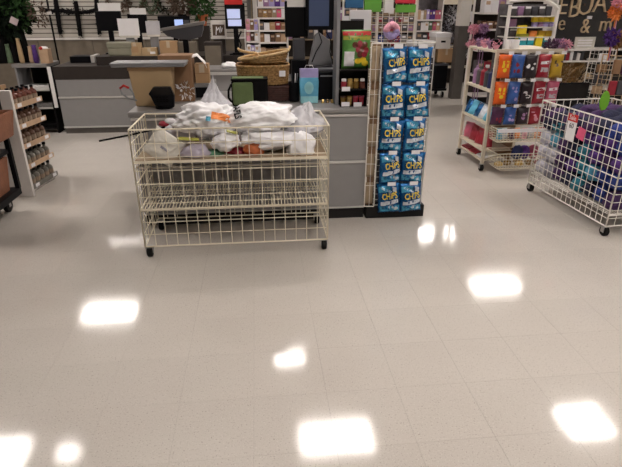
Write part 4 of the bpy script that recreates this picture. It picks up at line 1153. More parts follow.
# ================================================================ candy rack
RX0, RX1, RYF, RYB, RZ = 2.165, 2.775, 4.67, 5.28, 1.125
t = thing('candy_rack', 'cream rolling rack with candy bags, shelves and wire baskets, before the right bin', 'rack', ((RX0+RX1)/2, 5.0, 0))
rack = t
for x in (RX0, RX1):
    for y in (RYF, RYB): part(t, 'post', B().box(x-.014, x+.014, y-.014, y+.014, .075, RZ), 'cream_board', bevel=.002)
part(t, 'top_rail', B().box(RX0-.016, RX1+.016, RYF-.016, RYF+.014, RZ-.02, RZ+.012), 'cream_board', bevel=.002)
part(t, 'top_board', B().box(RX0-.016, RX1+.016, RYF+.015, RYB+.016, RZ-.02, RZ), 'cream_board', bevel=.002)
SHZ = (.775, .475, .215)
for z in SHZ: part(t, 'shelf_board', B().box(RX0-.016, RX0+.28, RYF+.016, RYB-.016, z-.022, z), 'cream_board', bevel=.002)
part(t, 'divider', B().box(RX0+.285, RX0+.295, RYF+.02, RYB, .09, RZ-.03), 'brown_board')
part(t, 'front_grid', grid(B(), (RX0+.015, RYF, .45), (RX1-RX0-.03, 0, 0), (0, 0, RZ-.49), 12, 14, .002, .004), 'cream_wire')
def wire_basket(name, x0, x1, y0, y1, z0, z1, flare=.03):
    b = B()
    nx, nz = int((x1-x0)/.03), 5
    for j in range(nz+1):
        f = j/nz; z = z0+(z1-z0)*f; o = flare*(1-f)
        b.tube([(x0+o, y0+o, z), (x1-o, y0+o, z), (x1-o, y1, z), (x0+o, y1, z)], .0045 if j in (0, nz) else .002, 4, True)
    for i in range(nx+1):
        x = x0+(x1-x0)*i/nx; xi = x0+flare+(x1-x0-2*flare)*i/nx
        b.tube([(x, y0, z1), (xi, y0+flare, z0), (xi, y1, z0)], .0018)
    ny = int((y1-y0)/.035)
    for i in range(ny+1):
        y = y0+(y1-y0)*i/ny
        b.tube([(x0, y, z1), (x0+flare, y, z0), (x1-flare, y, z0), (x1, y, z1)], .0018)
    return part(rack, name, b, 'cream_wire')
wire_basket('wire_basket', RX0+.02, RX1, 4.47, RYF-.015, .335, .455, .01)
wire_basket('wire_basket', RX0+.02, RX1, 4.42, RYF-.015, .078, .235, .05)
part(rack, 'basket_rail', B().box(RX0+.02, RX1, 4.462, 4.47, .425, .458), 'white_card')
for x, y in ((RX0, RYF), (RX0, RYB), (RX1, RYB), (RX1, RYF)): caster(rack, x, y, .078, .034)
# candy bags
CB = [[('candy_orange', 'orange', 'chip_yellow'), ('candy_blue', 'blue', 'crimson'), ('candy_black', 'black', 'white_card'), ('candy_red', 'dark red', 'white_card'), ('mustard', 'mustard', 'twig')],
      [('candy_orange', 'orange', 'chip_yellow'), ('candy_blue', 'blue', 'lilac'), ('candy_black', 'black', 'white_card'), ('candy_red', 'red', 'white_card'), ('candy_pink', 'pink', 'white_card')],
      [('candy_plum', 'dark plum', 'crimson'), ('candy_blue', 'blue', 'lilac'), ('candy_black', 'black', 'mauve'), ('candy_red', 'red', 'pink'), ('candy_plum', 'dark plum', 'mauve')]]
rz = [(54, 73), (76, 96), (101, 117)]
for i, row in enumerate(CB):
    zt = [1.095, .86, .63][i]; h = [.205, .205, .165][i]
    for j, (m, nm, pm) in enumerate(row):
        x = RX0+.062+j*.124; w = .118; sd = 100+i*5+j
        t = thing('candy_bag', '%s candy bag, %s row of the candy rack, %s column' % (nm, ('top', 'middle', 'bottom')[i], ('first', 'second', 'third', 'fourth', 'fifth')[j]), 'candy bag',
                  (x, 4.625, zt-h/2), 'candy bags on the rack', (0, math.radians(random.uniform(-3, 3)), math.radians(random.uniform(-4, 4))))
        P2 = (w, h, .022, sd)
        mk('bag_body', pillow(*P2, 8, 10).mesh('bag_body'), m, t, smooth=True)
        rnd = random.Random(sd)
        if pm == 'white_card' and nm != 'black':
            mk('print', patch(*P2, None, -.04, .04, .02, .045, slope=.1).mesh('print'), pm, t, smooth=True)
            mk('print', patch(*P2, None, -.03, .035, -.05, -.01).mesh('print'), 'bag_grey', t, smooth=True)
        elif nm == 'orange':
            mk('print', patch(*P2, lambda u, v: (-.03+.02*u, .05-.06*v), 0, 0, 0, 0).mesh('print'), pm, t, smooth=True)
            mk('print', patch(*P2, lambda u, v: (.012+.02*u, .05-.06*v), 0, 0, 0, 0).mesh('print'), pm, t, smooth=True)
            mk('print', patch(*P2, disc_fn(.0, -.03, .02, .018), 0, 0, 0, 0, 5).mesh('print'), pm, t, smooth=True)
        else:
            for q in range(4):
                mk('print', patch(*P2, disc_fn(rnd.uniform(-.035, .035), rnd.uniform(-.06, .05), rnd.uniform(.008, .018), rnd.uniform(.006, .02)), 0, 0, 0, 0, 4).mesh('print'), pm, t, smooth=True)
        hk = part(rack, 'hook', B().tube([(x, RYF, zt+.008), (x, 4.58, zt+.008)], .0022, 4), 'steel')
        part(hk, 'price_tag', B().box(x+.0, x+.048, 4.574, 4.576, zt+.002, zt+.03), 'white_card')
# goods on the left shelves
cols = ['bottle_brown', 'navy', 'slate_plastic', 'crimson', 'shade_grey', 'mauve']
for k in range(6):
    y = RYF+.06+k*.09
    o = solo('bottle', B().lathe((RX0+.05, y, SHZ[0]), [(.032, 0), (.034, .004), (.034, .13), (.028, .14), (.012, .15), (.012, .17)], 12), cols[k],
         '%s bottle on the upper side shelf of the candy rack, %s from the front' % (('brown', 'navy', 'slate', 'dark red', 'grey', 'mauve')[k], ('first', 'second', 'third', 'fourth', 'fifth', 'sixth')[k]), 'bottle', 'bottles on the candy rack')
solo('white_tray', B().box(RX0+.085, RX0+.20, RYF+.08, RYB-.10, SHZ[0]+.0, SHZ[0]+.05), 'white_card', 'white tray behind the bottles of the candy rack', 'tray', bevel=.008)
def shelf_packs(z, ms, x, tilt, tw, hh, lb, grp, yawj=5):
    n = len(ms)
    for k, (m, nm) in enumerate(ms):
        y = RYF+.07+k*(RYB-RYF-.14)/(n-1)
        o = mk('snack_pack', pillow(tw, hh, .025, 140+k+int(z*100), 8, 8).mesh('snack_pack'), m, None, (x, y, z+hh*.42), smooth=True, rot=(math.radians(-tilt), math.radians(random.uniform(-14, 14)), math.radians(-75 + random.uniform(-yawj, yawj))))
        tag(o, '%s pack on the %s shelf of the candy rack, %s from the front' % (nm, lb, ('first', 'second', 'third', 'fourth', 'fifth')[k]), 'pack', grp)
shelf_packs(SHZ[1], [('sky', 'light blue'), ('chip_white', 'white'), ('chip_blue', 'blue'), ('sky', 'light blue'), ('chip_blue', 'deep blue')], RX0+.05, 25, .13, .15, 'middle side', 'packs on the middle side shelf', 14)
shelf_packs(SHZ[2], [('crimson', 'dark red'), ('candy_red', 'red'), ('crimson', 'dark red'), ('candy_pink', 'pinkish')], RX0+.06, 10, .14, .17, 'lower side', 'packs on the lower side shelf')
part(rack, 'slanted_shelf', B().obox((RX0+.10, (RYF+RYB)/2, .115), (.20, RYB-RYF-.04, .01), (0, -.25, 0)), 'cream_board')
for k in range(3):
    y = RYF+.11+k*.19
    solo('flat_pack', B().obox((RX0+.09, y, .135), (.16, .15, .018), (0, -.25, .05*k)), ('white_card', 'candy_red', 'crimson')[k], '%s flat pack on the slanted bottom shelf of the candy rack' % ('white', 'red', 'dark red')[k], 'pack', bevel=.004)
# goods in the wire baskets
bc = [('sky', 'pale blue'), ('chip_white', 'white'), ('candy_plum', 'dark plum'), ('orange', 'orange'), ('pink', 'pink'), ('chip_white', 'white'), ('orange', 'orange'), ('candy_pink', 'rose'), ('gold', 'gold')]
for k, (m, nm) in enumerate(bc):
    x = RX0+.075+k*.062
    o = mk('wrapped_sweet', pillow(.055, .10, .02, 160+k, 6, 6).mesh('wrapped_sweet'), m, None, (x, 4.55+.02*(k % 2), .394), smooth=True, rot=(math.radians(-15), math.radians(5*(-1)**k), 0))
    tag(o, '%s wrapped sweet in the upper wire basket, %s from the left' % (nm, ('first', 'second', 'third', 'fourth', 'fifth', 'sixth', 'seventh', 'eighth', 'ninth')[k]), 'sweet', 'sweets in the upper basket')
lc = [('gold', 'gold', .10, .0), ('amber', 'amber', .20, .05), ('gold', 'yellow', .30, -.02), ('paper_tan', 'tan', .42, .04), ('crimson', 'dark red', .50, 0), ('bottle_grey', 'grey', .15, .1), ('paper_tan', 'brown', .33, .12)]
for k, (m, nm, dx, dy) in enumerate(lc):
    solo('basket_item', B().blob((RX0+dx, 4.53+dy*.6, .110), (.045, .035, .027), 180+k, .2, 1.6, 2), m, '%s lump lying in the lower wire basket of the candy rack, %s' % (nm, ('left', 'centre left', 'centre', 'right', 'far right', 'rear left', 'rear centre')[k]), 'sweet', 'lumps in the lower basket', smooth=True)
for k, (m, nm, dx) in enumerate((('purple', 'purple', .38), ('candy_pink', 'pink', .47), ('navy', 'navy', .31))):
    solo('plush_ball', B().blob((RX0+dx, 4.60, .20), (.055, .045, .07), 190+k, .18, 1.8, 3), m, '%s plush ball heaped in the lower wire basket' % nm, 'plush', smooth=True)
# on the rack top: purple-pink flowers and black and white mugs
for k, (px_, py_, m, lb) in enumerate(((563, 45, 'pink', 'pink tinsel bunch at the right corner of the candy rack'), (555, 45, 'mauve', 'purple tinsel bunch at the right corner of the candy rack'), (547, 45, 'candy_plum', 'dark plum tinsel bunch on the candy rack top'))):
    x = (2.78, 2.73, 2.66)[k]
    solo('tinsel_bunch', B().leaves((x+.04, 4.73, RZ+.042), (.06, .05, .03), 170, .035, 700+k), m, lb, 'tinsel')
for k in range(4):
    y = RYF+.10+k*.13
    solo('pink_posy', B().leaves((RX0+.03, y, RZ+.045), (.03, .04, .025), 80, .028, 720+k).lathe((RX0+.03, y, RZ), [(.02, 0), (.03, .04)], 8), ('pink', 'mauve', 'pink', 'mauve')[k], '%s flower posy on the candy rack top, %s from the front' % (('pink', 'mauve', 'pink', 'mauve')[k], ('first', 'second', 'third', 'fourth')[k]), 'posy', 'posies on the rack top')
def mug(label, x, y, z, m):
    t = thing('mug', label, 'mug', (x, y, z))
    part(t, 'cup', B().lathe((x, y, z), [(.035, 0), (.04, .006), (.042, .085), (.038, .085), (.035, .01)], 16), m, smooth=False)
    part(t, 'handle', B().tube([(x-.04, y, z+.07), (x-.062, y, z+.062), (x-.064, y, z+.03), (x-.04, y, z+.02)], .006, 6), m)
for px_, m, lb in ((498, 'black_plastic', 'black mug on the candy rack top'), (506, 'white_card', 'white mug on the candy rack top beside the black mug'), (514.5, 'white_card', 'white mug on the candy rack top, farther from the black mug')): mug(lb, W(px_, 45, RYF+.12)[0], RYF+.12, RZ, m)

# ================================================================ goods in the right bin
cell = 0
pal = {'purple': 'purple', 'plum': 'dark plum', 'royal': 'royal blue', 'midnight': 'midnight blue', 'teal': 'teal', 'sky': 'light blue', 'fluff_white': 'white', 'fluff_grey': 'grey'}
layers = [(.245, ['fluff_white', 'fluff_grey', 'plum', 'midnight', 'teal', 'midnight', 'royal', 'plum']),
          (.375, ['fluff_white', 'fluff_white', 'plum', 'purple', 'teal', 'sky', 'royal', 'royal']),
          (.495, ['fluff_white', 'sky', 'plum', 'midnight', 'teal', 'purple', 'plum', 'purple']),
          (.62, ['midnight', 'teal', 'midnight', 'plum', 'purple', 'purple', 'purple', 'royal']),
          (.70, ['plum', 'midnight', 'plum', 'midnight', 'plum', 'midnight', 'royal', 'royal'])]
hl = ['bottom', 'second', 'middle', 'fourth', 'top']
for li, (z, ms) in enumerate(layers):
    for j, m in enumerate(ms):
        for cx_ in (0, 1, 2):
            rnd = random.Random(li*40+j*4+cx_)
            mm = m if cx_ == 0 else rnd.choice(ms)
            x = 2.39+.105+cx_*.205; y = 4.06-.07-j*.122
            b = B().blob((x + rnd.uniform(-.006, .006), y, z + rnd.uniform(-.012, .012) - (.03 if li == 4 and cx_ == 0 and j < 5 else 0)), (.098, .067, .068), li*50+j*5+cx_, .2, 1.7, 3, True)
            side = ('near side', 'middle', 'far side')[cx_]
            solo('soft_bundle', b, mm, '%s soft bundle, %s layer of right bin, %s, %s from rack end' % (pal[mm], hl[li], side, ('first', 'second', 'third', 'fourth', 'fifth', 'sixth', 'seventh', 'eighth')[j]), 'bundle', 'soft bundles in the right bin', smooth=True)
# sale card on the bin side, with a pink corner behind
def px_pt(x, y, X):
    r = ray(x, y); return EYE + r*(X/r.x)
X = 2.378
p = [px_pt(a, b_, X) for a, b_ in ((568.5, 112), (581, 116), (576, 140.5), (566, 136.5))]
yc = sum(q.y for q in p)/4 - .035; zc = sum(q.z for q in p)/4
t = thing('sale_card', 'white price card with a red top hanging on the right wire bin', 'sign', (X, yc, zc-.09))
part(t, 'card', B().box(X-.002, X, yc-.052, yc+.052, zc-.10, zc+.05), 'white_card')
part(t, 'header', B().box(X-.0025, X+.0005, yc-.056, yc+.056, zc+.045, zc+.10), 'red')
text_at(t, 'Sale', .05, 'white_card', (X-.0032, yc, zc+.072), 0, 'lettering', '-x')
text_at(t, '60', .055, 'black_plastic', (X-.0027, yc, zc+.012), 0, 'lettering', '-x')
part(t, 'clip', B().box(X-.004, X+.004, yc-.012, yc+.012, zc+.095, zc+.112), 'clear_wrap')
q = px_pt(583, 133, X); q.y -= .02
solo('pink_tag', B().obox((X-.003, q.y, q.z), (.004, .085, .085), (.15, 0, 0)), 'hot_pink', 'hot pink tag beside the sale card on the right bin', 'tag')
# green oval tag standing in the right bin
c_ = Vector(at(604.5, 101, 3.75))
t = thing('green_tag', 'lime green oval tag standing up at the back of the right bin', 'tag', (c_.x, 3.75, c_.z-.06))
part(t, 'oval', B().lathe((c_.x, 3.75, c_.z), [(.036, -.006), (.039, 0), (.036, .006)], 20, 'y', 1, 1.95), 'lime')

# the bin stands slightly askew: turn it and all that is in or on it about its near corner
PV = Vector((2.39, 3.06, 0)); RA = math.radians(3.4); RM = Matrix.Rotation(RA, 3, 'Z')
for q in list(C.objects):
    if q == rbin or (q.parent is None and q.name.split('.')[0] in ('soft_bundle', 'sale_card', 'pink_tag')):
        q.location = PV + RM @ (q.location - PV); q.rotation_euler.z += RA

# ================================================================ wooden letters display
LY = 7.0
t = thing('letter_shelf', 'dark display wall with pale shelves holding wooden letters, right rear', 'shelf', (4.7, 7.3, 0))
lx0, lx1 = W(553, 40, LY)[0], 5.9
part(t, 'back_board', B().box(lx0, lx1, LY+.33, LY+.36, 0, 2.2), 'dark_wall')
for k, (x, ) in enumerate(((lx0-.03,), (lx1,))): part(t, 'side_panel', B().box(x, x+.03, LY+.02, LY+.36, 0, 2.2), 'white_board')
zs = [W(585, 49, LY)[1], W(585, 60.5, LY)[1], .42, .06]
for z in zs: part(t, 'shelf_board', B().box(lx0, lx1, LY, LY+.33, z-.025, z), 'white_board', bevel=.003)
letter_shelf = t
def wood_letter(s, px_, y0, y1, lb, Y=LY+.305):
    x, zt = W(px_, y0, Y); zb = W(px_, y1, Y)[1]
    t = thing('wooden_letter', lb, 'letter', (x, Y, zb), 'wooden letters')
    vs, fs = text_builder(s, 1.0, .02, -.012)
    h = max(v.y for v in vs)-min(v.y for v in vs); mn = min(v.y for v in vs); k = (zt-zb)/h
    b = B().add([(x+v.x*k*.84, Y-v.z*.7, zb+(v.y-mn)*k) for v in vs], fs)
    part(t, 'letter_face', b, 'wood_letter')
    part(t, 'backing_peg', B().box(x-.01, x+.01, Y+.01, LY+.33, zb+.4*(zt-zb), zb+.5*(zt-zb)), 'twig')
wood_letter('E', 565, -4, 14, 'pale wooden letter E on the dark display wall')
wood_letter('B', 576.5, -3, 17, 'pale wooden letter B on the dark display wall')
wood_letter('U', 588, -8, 15, 'pale wooden letter U on the dark display wall')
wood_letter('A', 603, -8, 12, 'pale wooden letter A on the dark display wall')
wood_letter('e', 562.5, 20, 30, 'small curly wooden letter e under the large E')
wood_letter('&', 587, 19, 33, 'small wooden ampersand with a white tag')
wood_letter('m', 606.5, 21, 31, 'small curly wooden letter m under the large A')
x, z = W(591, 17.5, LY+.28); solo('letter_tag', B().box(x-.03, x+.03, LY+.30, LY+.329, z-.02, z+.02), 'white_card', 'white tag on the wall above the wooden ampersand', 'tag')
a0, a1, a2, a3 = R(576, 37, 596, 47, LY+.06)
t = thing('price_holder', 'clear sign holder with printed lines on the letter shelf', 'sign', ((a0+a1)/2, LY+.08, zs[0]))
part(t, 'holder', B().box(a0, a1, LY+.08, LY+.10, zs[0], a3), 'clear_wrap')
for k in range(3): part(t, 'print_line', B().box(a0+.04, a1-.04, LY+.078, LY+.08, zs[0]+.03+k*.035, zs[0]+.045+k*.035), 'white_card')
for k in range(9):
    x = lx0+.10+k*.052; hh = .095+.012*((k*5) % 3)
    c = carton('small_carton', '%s small carton on the middle shelf of the letter display, %s from the left' % (('grey', 'pale', 'grey', 'red', 'pale', 'dark', 'pale', 'slate', 'dark')[k], ('first', 'second', 'third', 'fourth', 'fifth', 'sixth', 'seventh', 'eighth', 'ninth')[k]),
           x, x+.045, LY+.03, LY+.12, zs[1], zs[1]+hh, ('grey_top', 'white_board', 'slate_plastic', 'crimson', 'white_card', 'shade_grey', 'white_board', 'slate_plastic', 'brown_fascia')[k], tape=False, group='cartons on the letter display')
for k in range(7):
    x = lx0+.13+k*.075
    b = B()
    for q in range(5): b.leaves((x, LY+.12, zs[2]+.17), (.03, .03, .14), 14, .14, 800+k*7+q, 6, -.8)
    b.lathe((x, LY+.12, zs[2]), [(.02, 0), (.026, .1)], 8)
    solo('dried_grass', b, ('paper_tan', 'wicker', 'paper_tan', 'wood_letter', 'wicker', 'paper_tan', 'wood_letter')[k], 'tan dried grass bunch on the lower shelf of the letter display, %s from the left' % ('first', 'second', 'third', 'fourth', 'fifth', 'sixth', 'seventh')[k], 'grass', 'dried grass bunches')
# black tv-like box in front, on a stand
Y = 6.1
a0, a1, a2, a3 = R(557, 83, 588, 103, Y)
t = thing('black_screen', 'dark blank display panel standing behind the right bin', 'screen', ((a0+a1)/2, Y, 0))
part(t, 'panel', B().box(a0, a1, Y, Y+.04, a2, a3), 'black_plastic', bevel=.006); part(t, 'glass', B().box(a0+.015, a1-.015, Y-.003, Y, a2+.015, a3-.015), 'smoke_glass')
part(t, 'post', B().box((a0+a1)/2-.03, (a0+a1)/2+.03, Y+.005, Y+.035, .03, a2), 'black_plastic'); part(t, 'foot', B().box((a0+a1)/2-.15, (a0+a1)/2+.15, Y-.12, Y+.16, 0, .03), 'black_plastic')
# spinner racks at the far right
def spinner(label, rect, Y, m, item_m, names_):
    X0, X1, Z0, Z1 = rect
    t = thing('wire_stand', label, 'stand', ((X0+X1)/2, Y, 0))
    b = grid(B(), (X0, Y, .05), (X1-X0, 0, 0), (0, 0, Z1-.05), 4, 16, .003, .007)
    part(t, 'wire_panel', b, m)
    part(t, 'wire_panel', grid(B(), (X0, Y, .05), (0, .25, 0), (0, 0, Z1-.05), 3, 16, .003, .007), m)
    for x in (X0, X1): part(t, 'foot', B().box(x-.015, x+.015, Y-.1, Y+.28, 0, .05), m)
    return t
spinner('narrow white wire stand right of the letter display', R(598, 50, 611, 100, 6.3), 6.3, 'white_wire', None, None)
spinner('brown wire stand at the right edge', R(611, 56, 640, 105, 5.9), 5.9, 'wood_letter', None, None)
for k in range(4):
    X0, X1, Z0, Z1 = R(599, 53, 610, 62, 6.26); z = Z1-.10-k*.13
    solo('stand_packet', B().box(X0+.01, X1-.01, 6.25, 6.285, z, z+.095), ('white_card', 'brown_board', 'slate_plastic', 'strip_tan')[k], '%s packet on the narrow white wire stand' % ('white', 'brown', 'slate', 'tan')[k], 'packet', bevel=.003)
for k in range(5):
    X0, X1, Z0, Z1 = R(612, 58, 640, 72, 5.86)
    x = X0+.03+(k % 3)*.10; z = Z1-.18-(k//3)*.24
    solo('dark_packet', B().box(x, x+.085, 5.85, 5.885, z, z+.16), ('brown_board', 'candy_plum', 'bottle_brown', 'crimson', 'slate_plastic')[k], '%s packet on the brown wire stand at the right edge' % ('brown', 'plum', 'dark brown', 'dark red', 'slate')[k], 'packet', bevel=.003)
for k, (px_, py_, r, m, lb) in enumerate(((617, 11, .065, 'orange', 'orange flower cluster at the top right edge'), (620, 3, .06, 'pink', 'pinkish flower cluster at the top right corner'), (612, 37, .07, 'purple', 'purple flower cluster at the right edge'), (619, 40, .075, 'cookie', 'tan ribbon cluster at the right edge'))):
    c = at(px_, py_, 5.95)
    solo('flower_cluster', B().leaves(c, (r, r*.7, r*1.1), 240, .05, 850+k, 1.8).tube([(c[0], 5.95, c[2]-.02), (c[0]+.02, 5.95, .9)], .006, 5), m, lb, 'flowers')

# ================================================================ column, carts and far shelves
cx_ = 3.44
t = struct('trim_1', B().box(cx_-.085, cx_+.085, 8.8, 8.97, 0, W(462, 26, 8.8)[1]), 'column_grey')
struct('trim_2', B().box(cx_-.087, cx_+.087, 8.798, 8.972, W(462, 26, 8.8)[1], CEIL+.03), 'column_white')
a0, a1, a2, a3 = R(472.5, 11.5, 482.5, 22, 8.7)
t = thing('wall_sign', 'small square white sign projecting from the grey column', 'sign', ((a0+a1)/2, 8.79, a2))
part(t, 'sign_plate', B().box(a0, a1, 8.78, 8.79, a2, a3), 'white_card'); part(t, 'bracket', B().box(cx_+.085, a0+.02, 8.79, 8.80, a2+.05, a2+.08), 'alu')
# stock cart with banker boxes, black crate
Y = 8.95
a0, a1, _, _ = R(411, 60, 446, 90, Y)
ax, az = W(446, 58, Y)
t = thing('stock_cart', 'dark stock cart carrying a black crate and white boxes beside the column', 'cart', ((a0+a1)/2, 9.15, 0))
b0 = W(415, 80, Y)[0]; b1 = cx_-.13
part(t, 'platform', B().box(b0, b1, Y, Y+.45, .12, .16), 'black_plastic', bevel=.004)
for x in (b0+.05, b1-.05):
    for y in (Y+.05, Y+.40): caster(t, x, y, .121, .05)
part(t, 'push_bar', B().tube([(b0, Y+.02, .16), (b0, Y+.02, .95), (b0, Y+.43, .95), (b0, Y+.43, .16)], .012, 6), 'steel')
tx0, tx1, tz0, tz1 = R(436, 62, 460, 88, Y)
t = thing('black_crate', 'black plastic crate with a pale rim on the stock cart', 'crate', ((b0+b1)/2, Y+.2, .16))
part(t, 'crate_body', B().box(tx0-.02, b1-.01, Y+.01, Y+.42, .16, tz1-.06), 'black_plastic', bevel=.01); part(t, 'rim', B().box(tx0-.03, b1-.005, Y, Y+.43, tz1-.06, tz1-.025), 'slate_plastic', bevel=.005)
part(t, 'paper', B().box(tx0+.15, b1-.04, Y+.05, Y+.3, tz1-.025, tz1-.012), 'white_paper')
sb0, sb1, sz0, sz1 = R(415, 55, 435, 90, Y)
carton('dark_carton', 'tall dark brown carton under the white boxes on the stock cart', sb0, sb1-.02, Y+.02, Y+.4, .16, W(425, 58, Y)[1], 'brown_fascia', tape=False)
zc = W(425, 58, Y)[1]
def banker(label, x0, x1, y0, y1, z0, z1):
    t = thing('banker_box', label, 'box', ((x0+x1)/2, (y0+y1)/2, z0))
    part(t, 'box_body', B().box(x0, x1, y0, y1, z0, z1-.05), 'white_board', bevel=.003); part(t, 'lid', B().box(x0-.012, x1+.012, y0-.012, y1+.012, z1-.07, z1), 'white_card', bevel=.004)
    part(t, 'hand_hole', B().box((x0+x1)/2-.04, (x0+x1)/2+.04, y0-.004, y0, z0+(z1-z0)*.40, z0+(z1-z0)*.52), 'black_matt')
c0, c1, c2, c3 = R(413, 41, 435, 58, Y)
banker('white lidded storage box on the tall carton', c0, c1-.01, Y+.03, Y+.40, zc, c3)
d0, d1, d2, d3 = R(438, 48, 454, 62, Y)
carton('tan_carton', 'tan carton on the black crate, under a white box', sb1+.03, d1+.03, Y+.03, Y+.38, tz1-.010, W(445, 49, Y)[1], 'cardboard')
zd = W(445, 49, Y)[1]
e0, e1, e2, e3 = R(433, 33, 450, 49, Y)
banker('white lidded storage box stacked highest, left of the column', e0+.06, e1+.02, Y+.02, Y+.38, zd, e3)

# generic far shelf with goods
def far_shelf(name, label, x0, x1, Y, shelves, top, board='white_board', back='brown_fascia', depth=.3, sides=True):
    t = thing(name, label, 'shelf', ((x0+x1)/2, Y+depth/2, 0))
    part(t, 'back_board', B().box(x0, x1, Y+depth-.02, Y+depth, 0, top), back)
    for x in (x0-.02, x1): part(t, 'side_panel' if sides else 'upright', B().box(x, x+.02, Y if sides else Y+depth-.04, Y+depth, 0, top), board)
    for z in shelves: part(t, 'shelf_board', B().box(x0, x1, Y, Y+depth-.02, z-.025, z), board)
    return t
ordn = ['first', 'second', 'third', 'fourth', 'fifth', 'sixth', 'seventh', 'eighth', 'ninth', 'tenth', 'eleventh', 'twelfth', 'thirteenth', 'fourteenth']
def goods_row(where, x0, x1, Y, z, h, ms, name='book', cat='book', gap=.004, depth=.16):
    n = len(ms); w = (x1-x0)/n
    for k, m in enumerate(ms):
        hh = h*(.86+.14*(((k*7)+3) % 5)/4)
        xa, xb = x0+k*w+gap/2, x0+(k+1)*w-gap/2
        t = thing(name, '%s %s %s, %s from the left' % (MATNAME.get(m, m), name.replace('_', ' '), where, ordn[k]), cat, ((xa+xb)/2, Y+.02, z), '%s %s' % (name.replace('_', ' ')+'s', where))
        part(t, 'cover', B().box(xa, xb, Y+.02, Y+.02+depth, z, z+hh), m, bevel=.003)
        part(t, 'label_patch', B().box(xa+(xb-xa)*.2, xa+(xb-xa)*.8, Y+.018, Y+.02, z+hh*.55, z+hh*.8), 'white_card' if k % 2 else 'strip_tan')
MATNAME = {'shade_grey': 'grey', 'white_card': 'white', 'white_board': 'off-white', 'lilac': 'lilac', 'purple': 'purple', 'pink': 'pink', 'candy_pink': 'rose', 'crimson': 'dark red', 'candy_red': 'red', 'slate_plastic': 'slate', 'navy': 'navy', 'royal': 'blue',
           'brown_board': 'brown', 'bottle_brown': 'dark brown', 'strip_tan': 'tan', 'cardboard': 'tan', 'mauve': 'mauve', 'kraft': 'kraft', 'leaf_sage': 'sage', 'hot_pink': 'hot pink', 'wicker': 'golden', 'candy_plum': 'plum', 'grey_top': 'grey', 'cookie': 'brown', 'teal': 'teal'}
# left white bookcase beside the slat wall
Y = 8.6
b0, b1 = W(258, 30, Y)[0], W(287, 30, Y)[0]
sz = [W(270, v, Y)[1] for v in (6.5, 17.5, 30, 42, 58)]
far_shelf('white_bookcase', 'white bookcase with pink and brown boxes behind the register displays', b0, b1, Y, sz+[.3], 2.1)
goods_row('on the second bookcase shelf', b0+.01, b1-.01, Y, sz[1], .13, ['brown_board', 'wicker', 'brown_board', 'kraft', 'hot_pink', 'white_card'])
goods_row('on the top bookcase shelf', b0+.01, b1-.01, Y, sz[0], .13, ['white_card', 'mauve', 'lilac', 'purple', 'lilac'])
goods_row('on the third bookcase shelf', b0+.01, b1-.01, Y, sz[2], .12, ['shade_grey', 'white_card', 'cardboard', 'crimson', 'brown_board'], 'box', 'box')
goods_row('on the fourth bookcase shelf', b0+.01, b1-.01, Y, sz[3], .13, ['brown_board', 'white_card', 'bottle_brown', 'brown_board', 'strip_tan'], 'box', 'box')
goods_row('on the lowest bookcase shelf in view', b0+.01, b1-.01, Y, sz[4], .16, ['strip_tan', 'brown_board', 'bottle_brown', 'kraft'], 'box', 'box')
# narrow stand of pink packs left of the bookcase
Y = 8.1
p0_, p1_ = W(246, 40, Y)[0], W(259, 40, Y)[0]
sz2 = [W(252, v, Y)[1] for v in (30, 41, 56)]
far_shelf('card_stand', 'narrow white stand of pink and brown packs left of the bookcase', p0_, p1_, Y, sz2+[.3], W(252, 19, Y)[1], depth=.2, back='white_board')
for k, z in enumerate(sz2): goods_row('on the %s tier of the narrow white stand' % ('top', 'middle', 'bottom')[k], p0_+.005, p1_-.005, Y, z, (.15, .14, .17)[k], [['pink', 'brown_board', 'lilac'], ['pink', 'bottle_brown', 'white_card'], ['white_card', 'lilac', 'white_card']][k], 'pack', 'pack', depth=.12)
x = W(255, 10, 8.9)[0]
solo('white_post', B().box(x-.035, x+.035, 8.9, 8.97, 0, 2.3), 'white_board', 'white upright post between the slat wall and the bookcase', 'post', bevel=.004)
# far shelf seen through the grid screen and above the tower
Y = 9.6
c0, c1 = W(372, 30, Y)[0], W(414, 30, Y)[0]
sz = [W(393, v, Y)[1] for v in (14, 22, 31, 42, 58, 78)]
far_shelf('far_shelf', 'long dark shelf of small goods seen through the white grid screen', c0, c1, Y, sz, 2.1, board='kraft')
for k, z in enumerate(sz): goods_row('on the %s far shelf behind the grid' % ordn[k], c0+.01, c1-.01, Y, z, (.10, .09, .10, .13, .2, .25)[k], [['bottle_brown', 'shade_grey', 'brown_board', 'white_card', 'kraft', 'shade_grey', 'bottle_brown', 'strip_tan'], ['shade_grey', 'crimson', 'shade_grey', 'mauve', 'shade_grey', 'crimson', 'white_board', 'shade_grey'], ['mauve', 'brown_board', 'shade_grey', 'crimson', 'kraft', 'shade_grey', 'mauve'], ['slate_plastic', 'royal', 'grey_top', 'slate_plastic', 'royal', 'grey_top', 'slate_plastic'], ['crimson', 'navy', 'shade_grey', 'crimson', 'brown_board'], ['crimson', 'candy_plum', 'shade_grey', 'brown_board']][k], 'carton', 'carton')
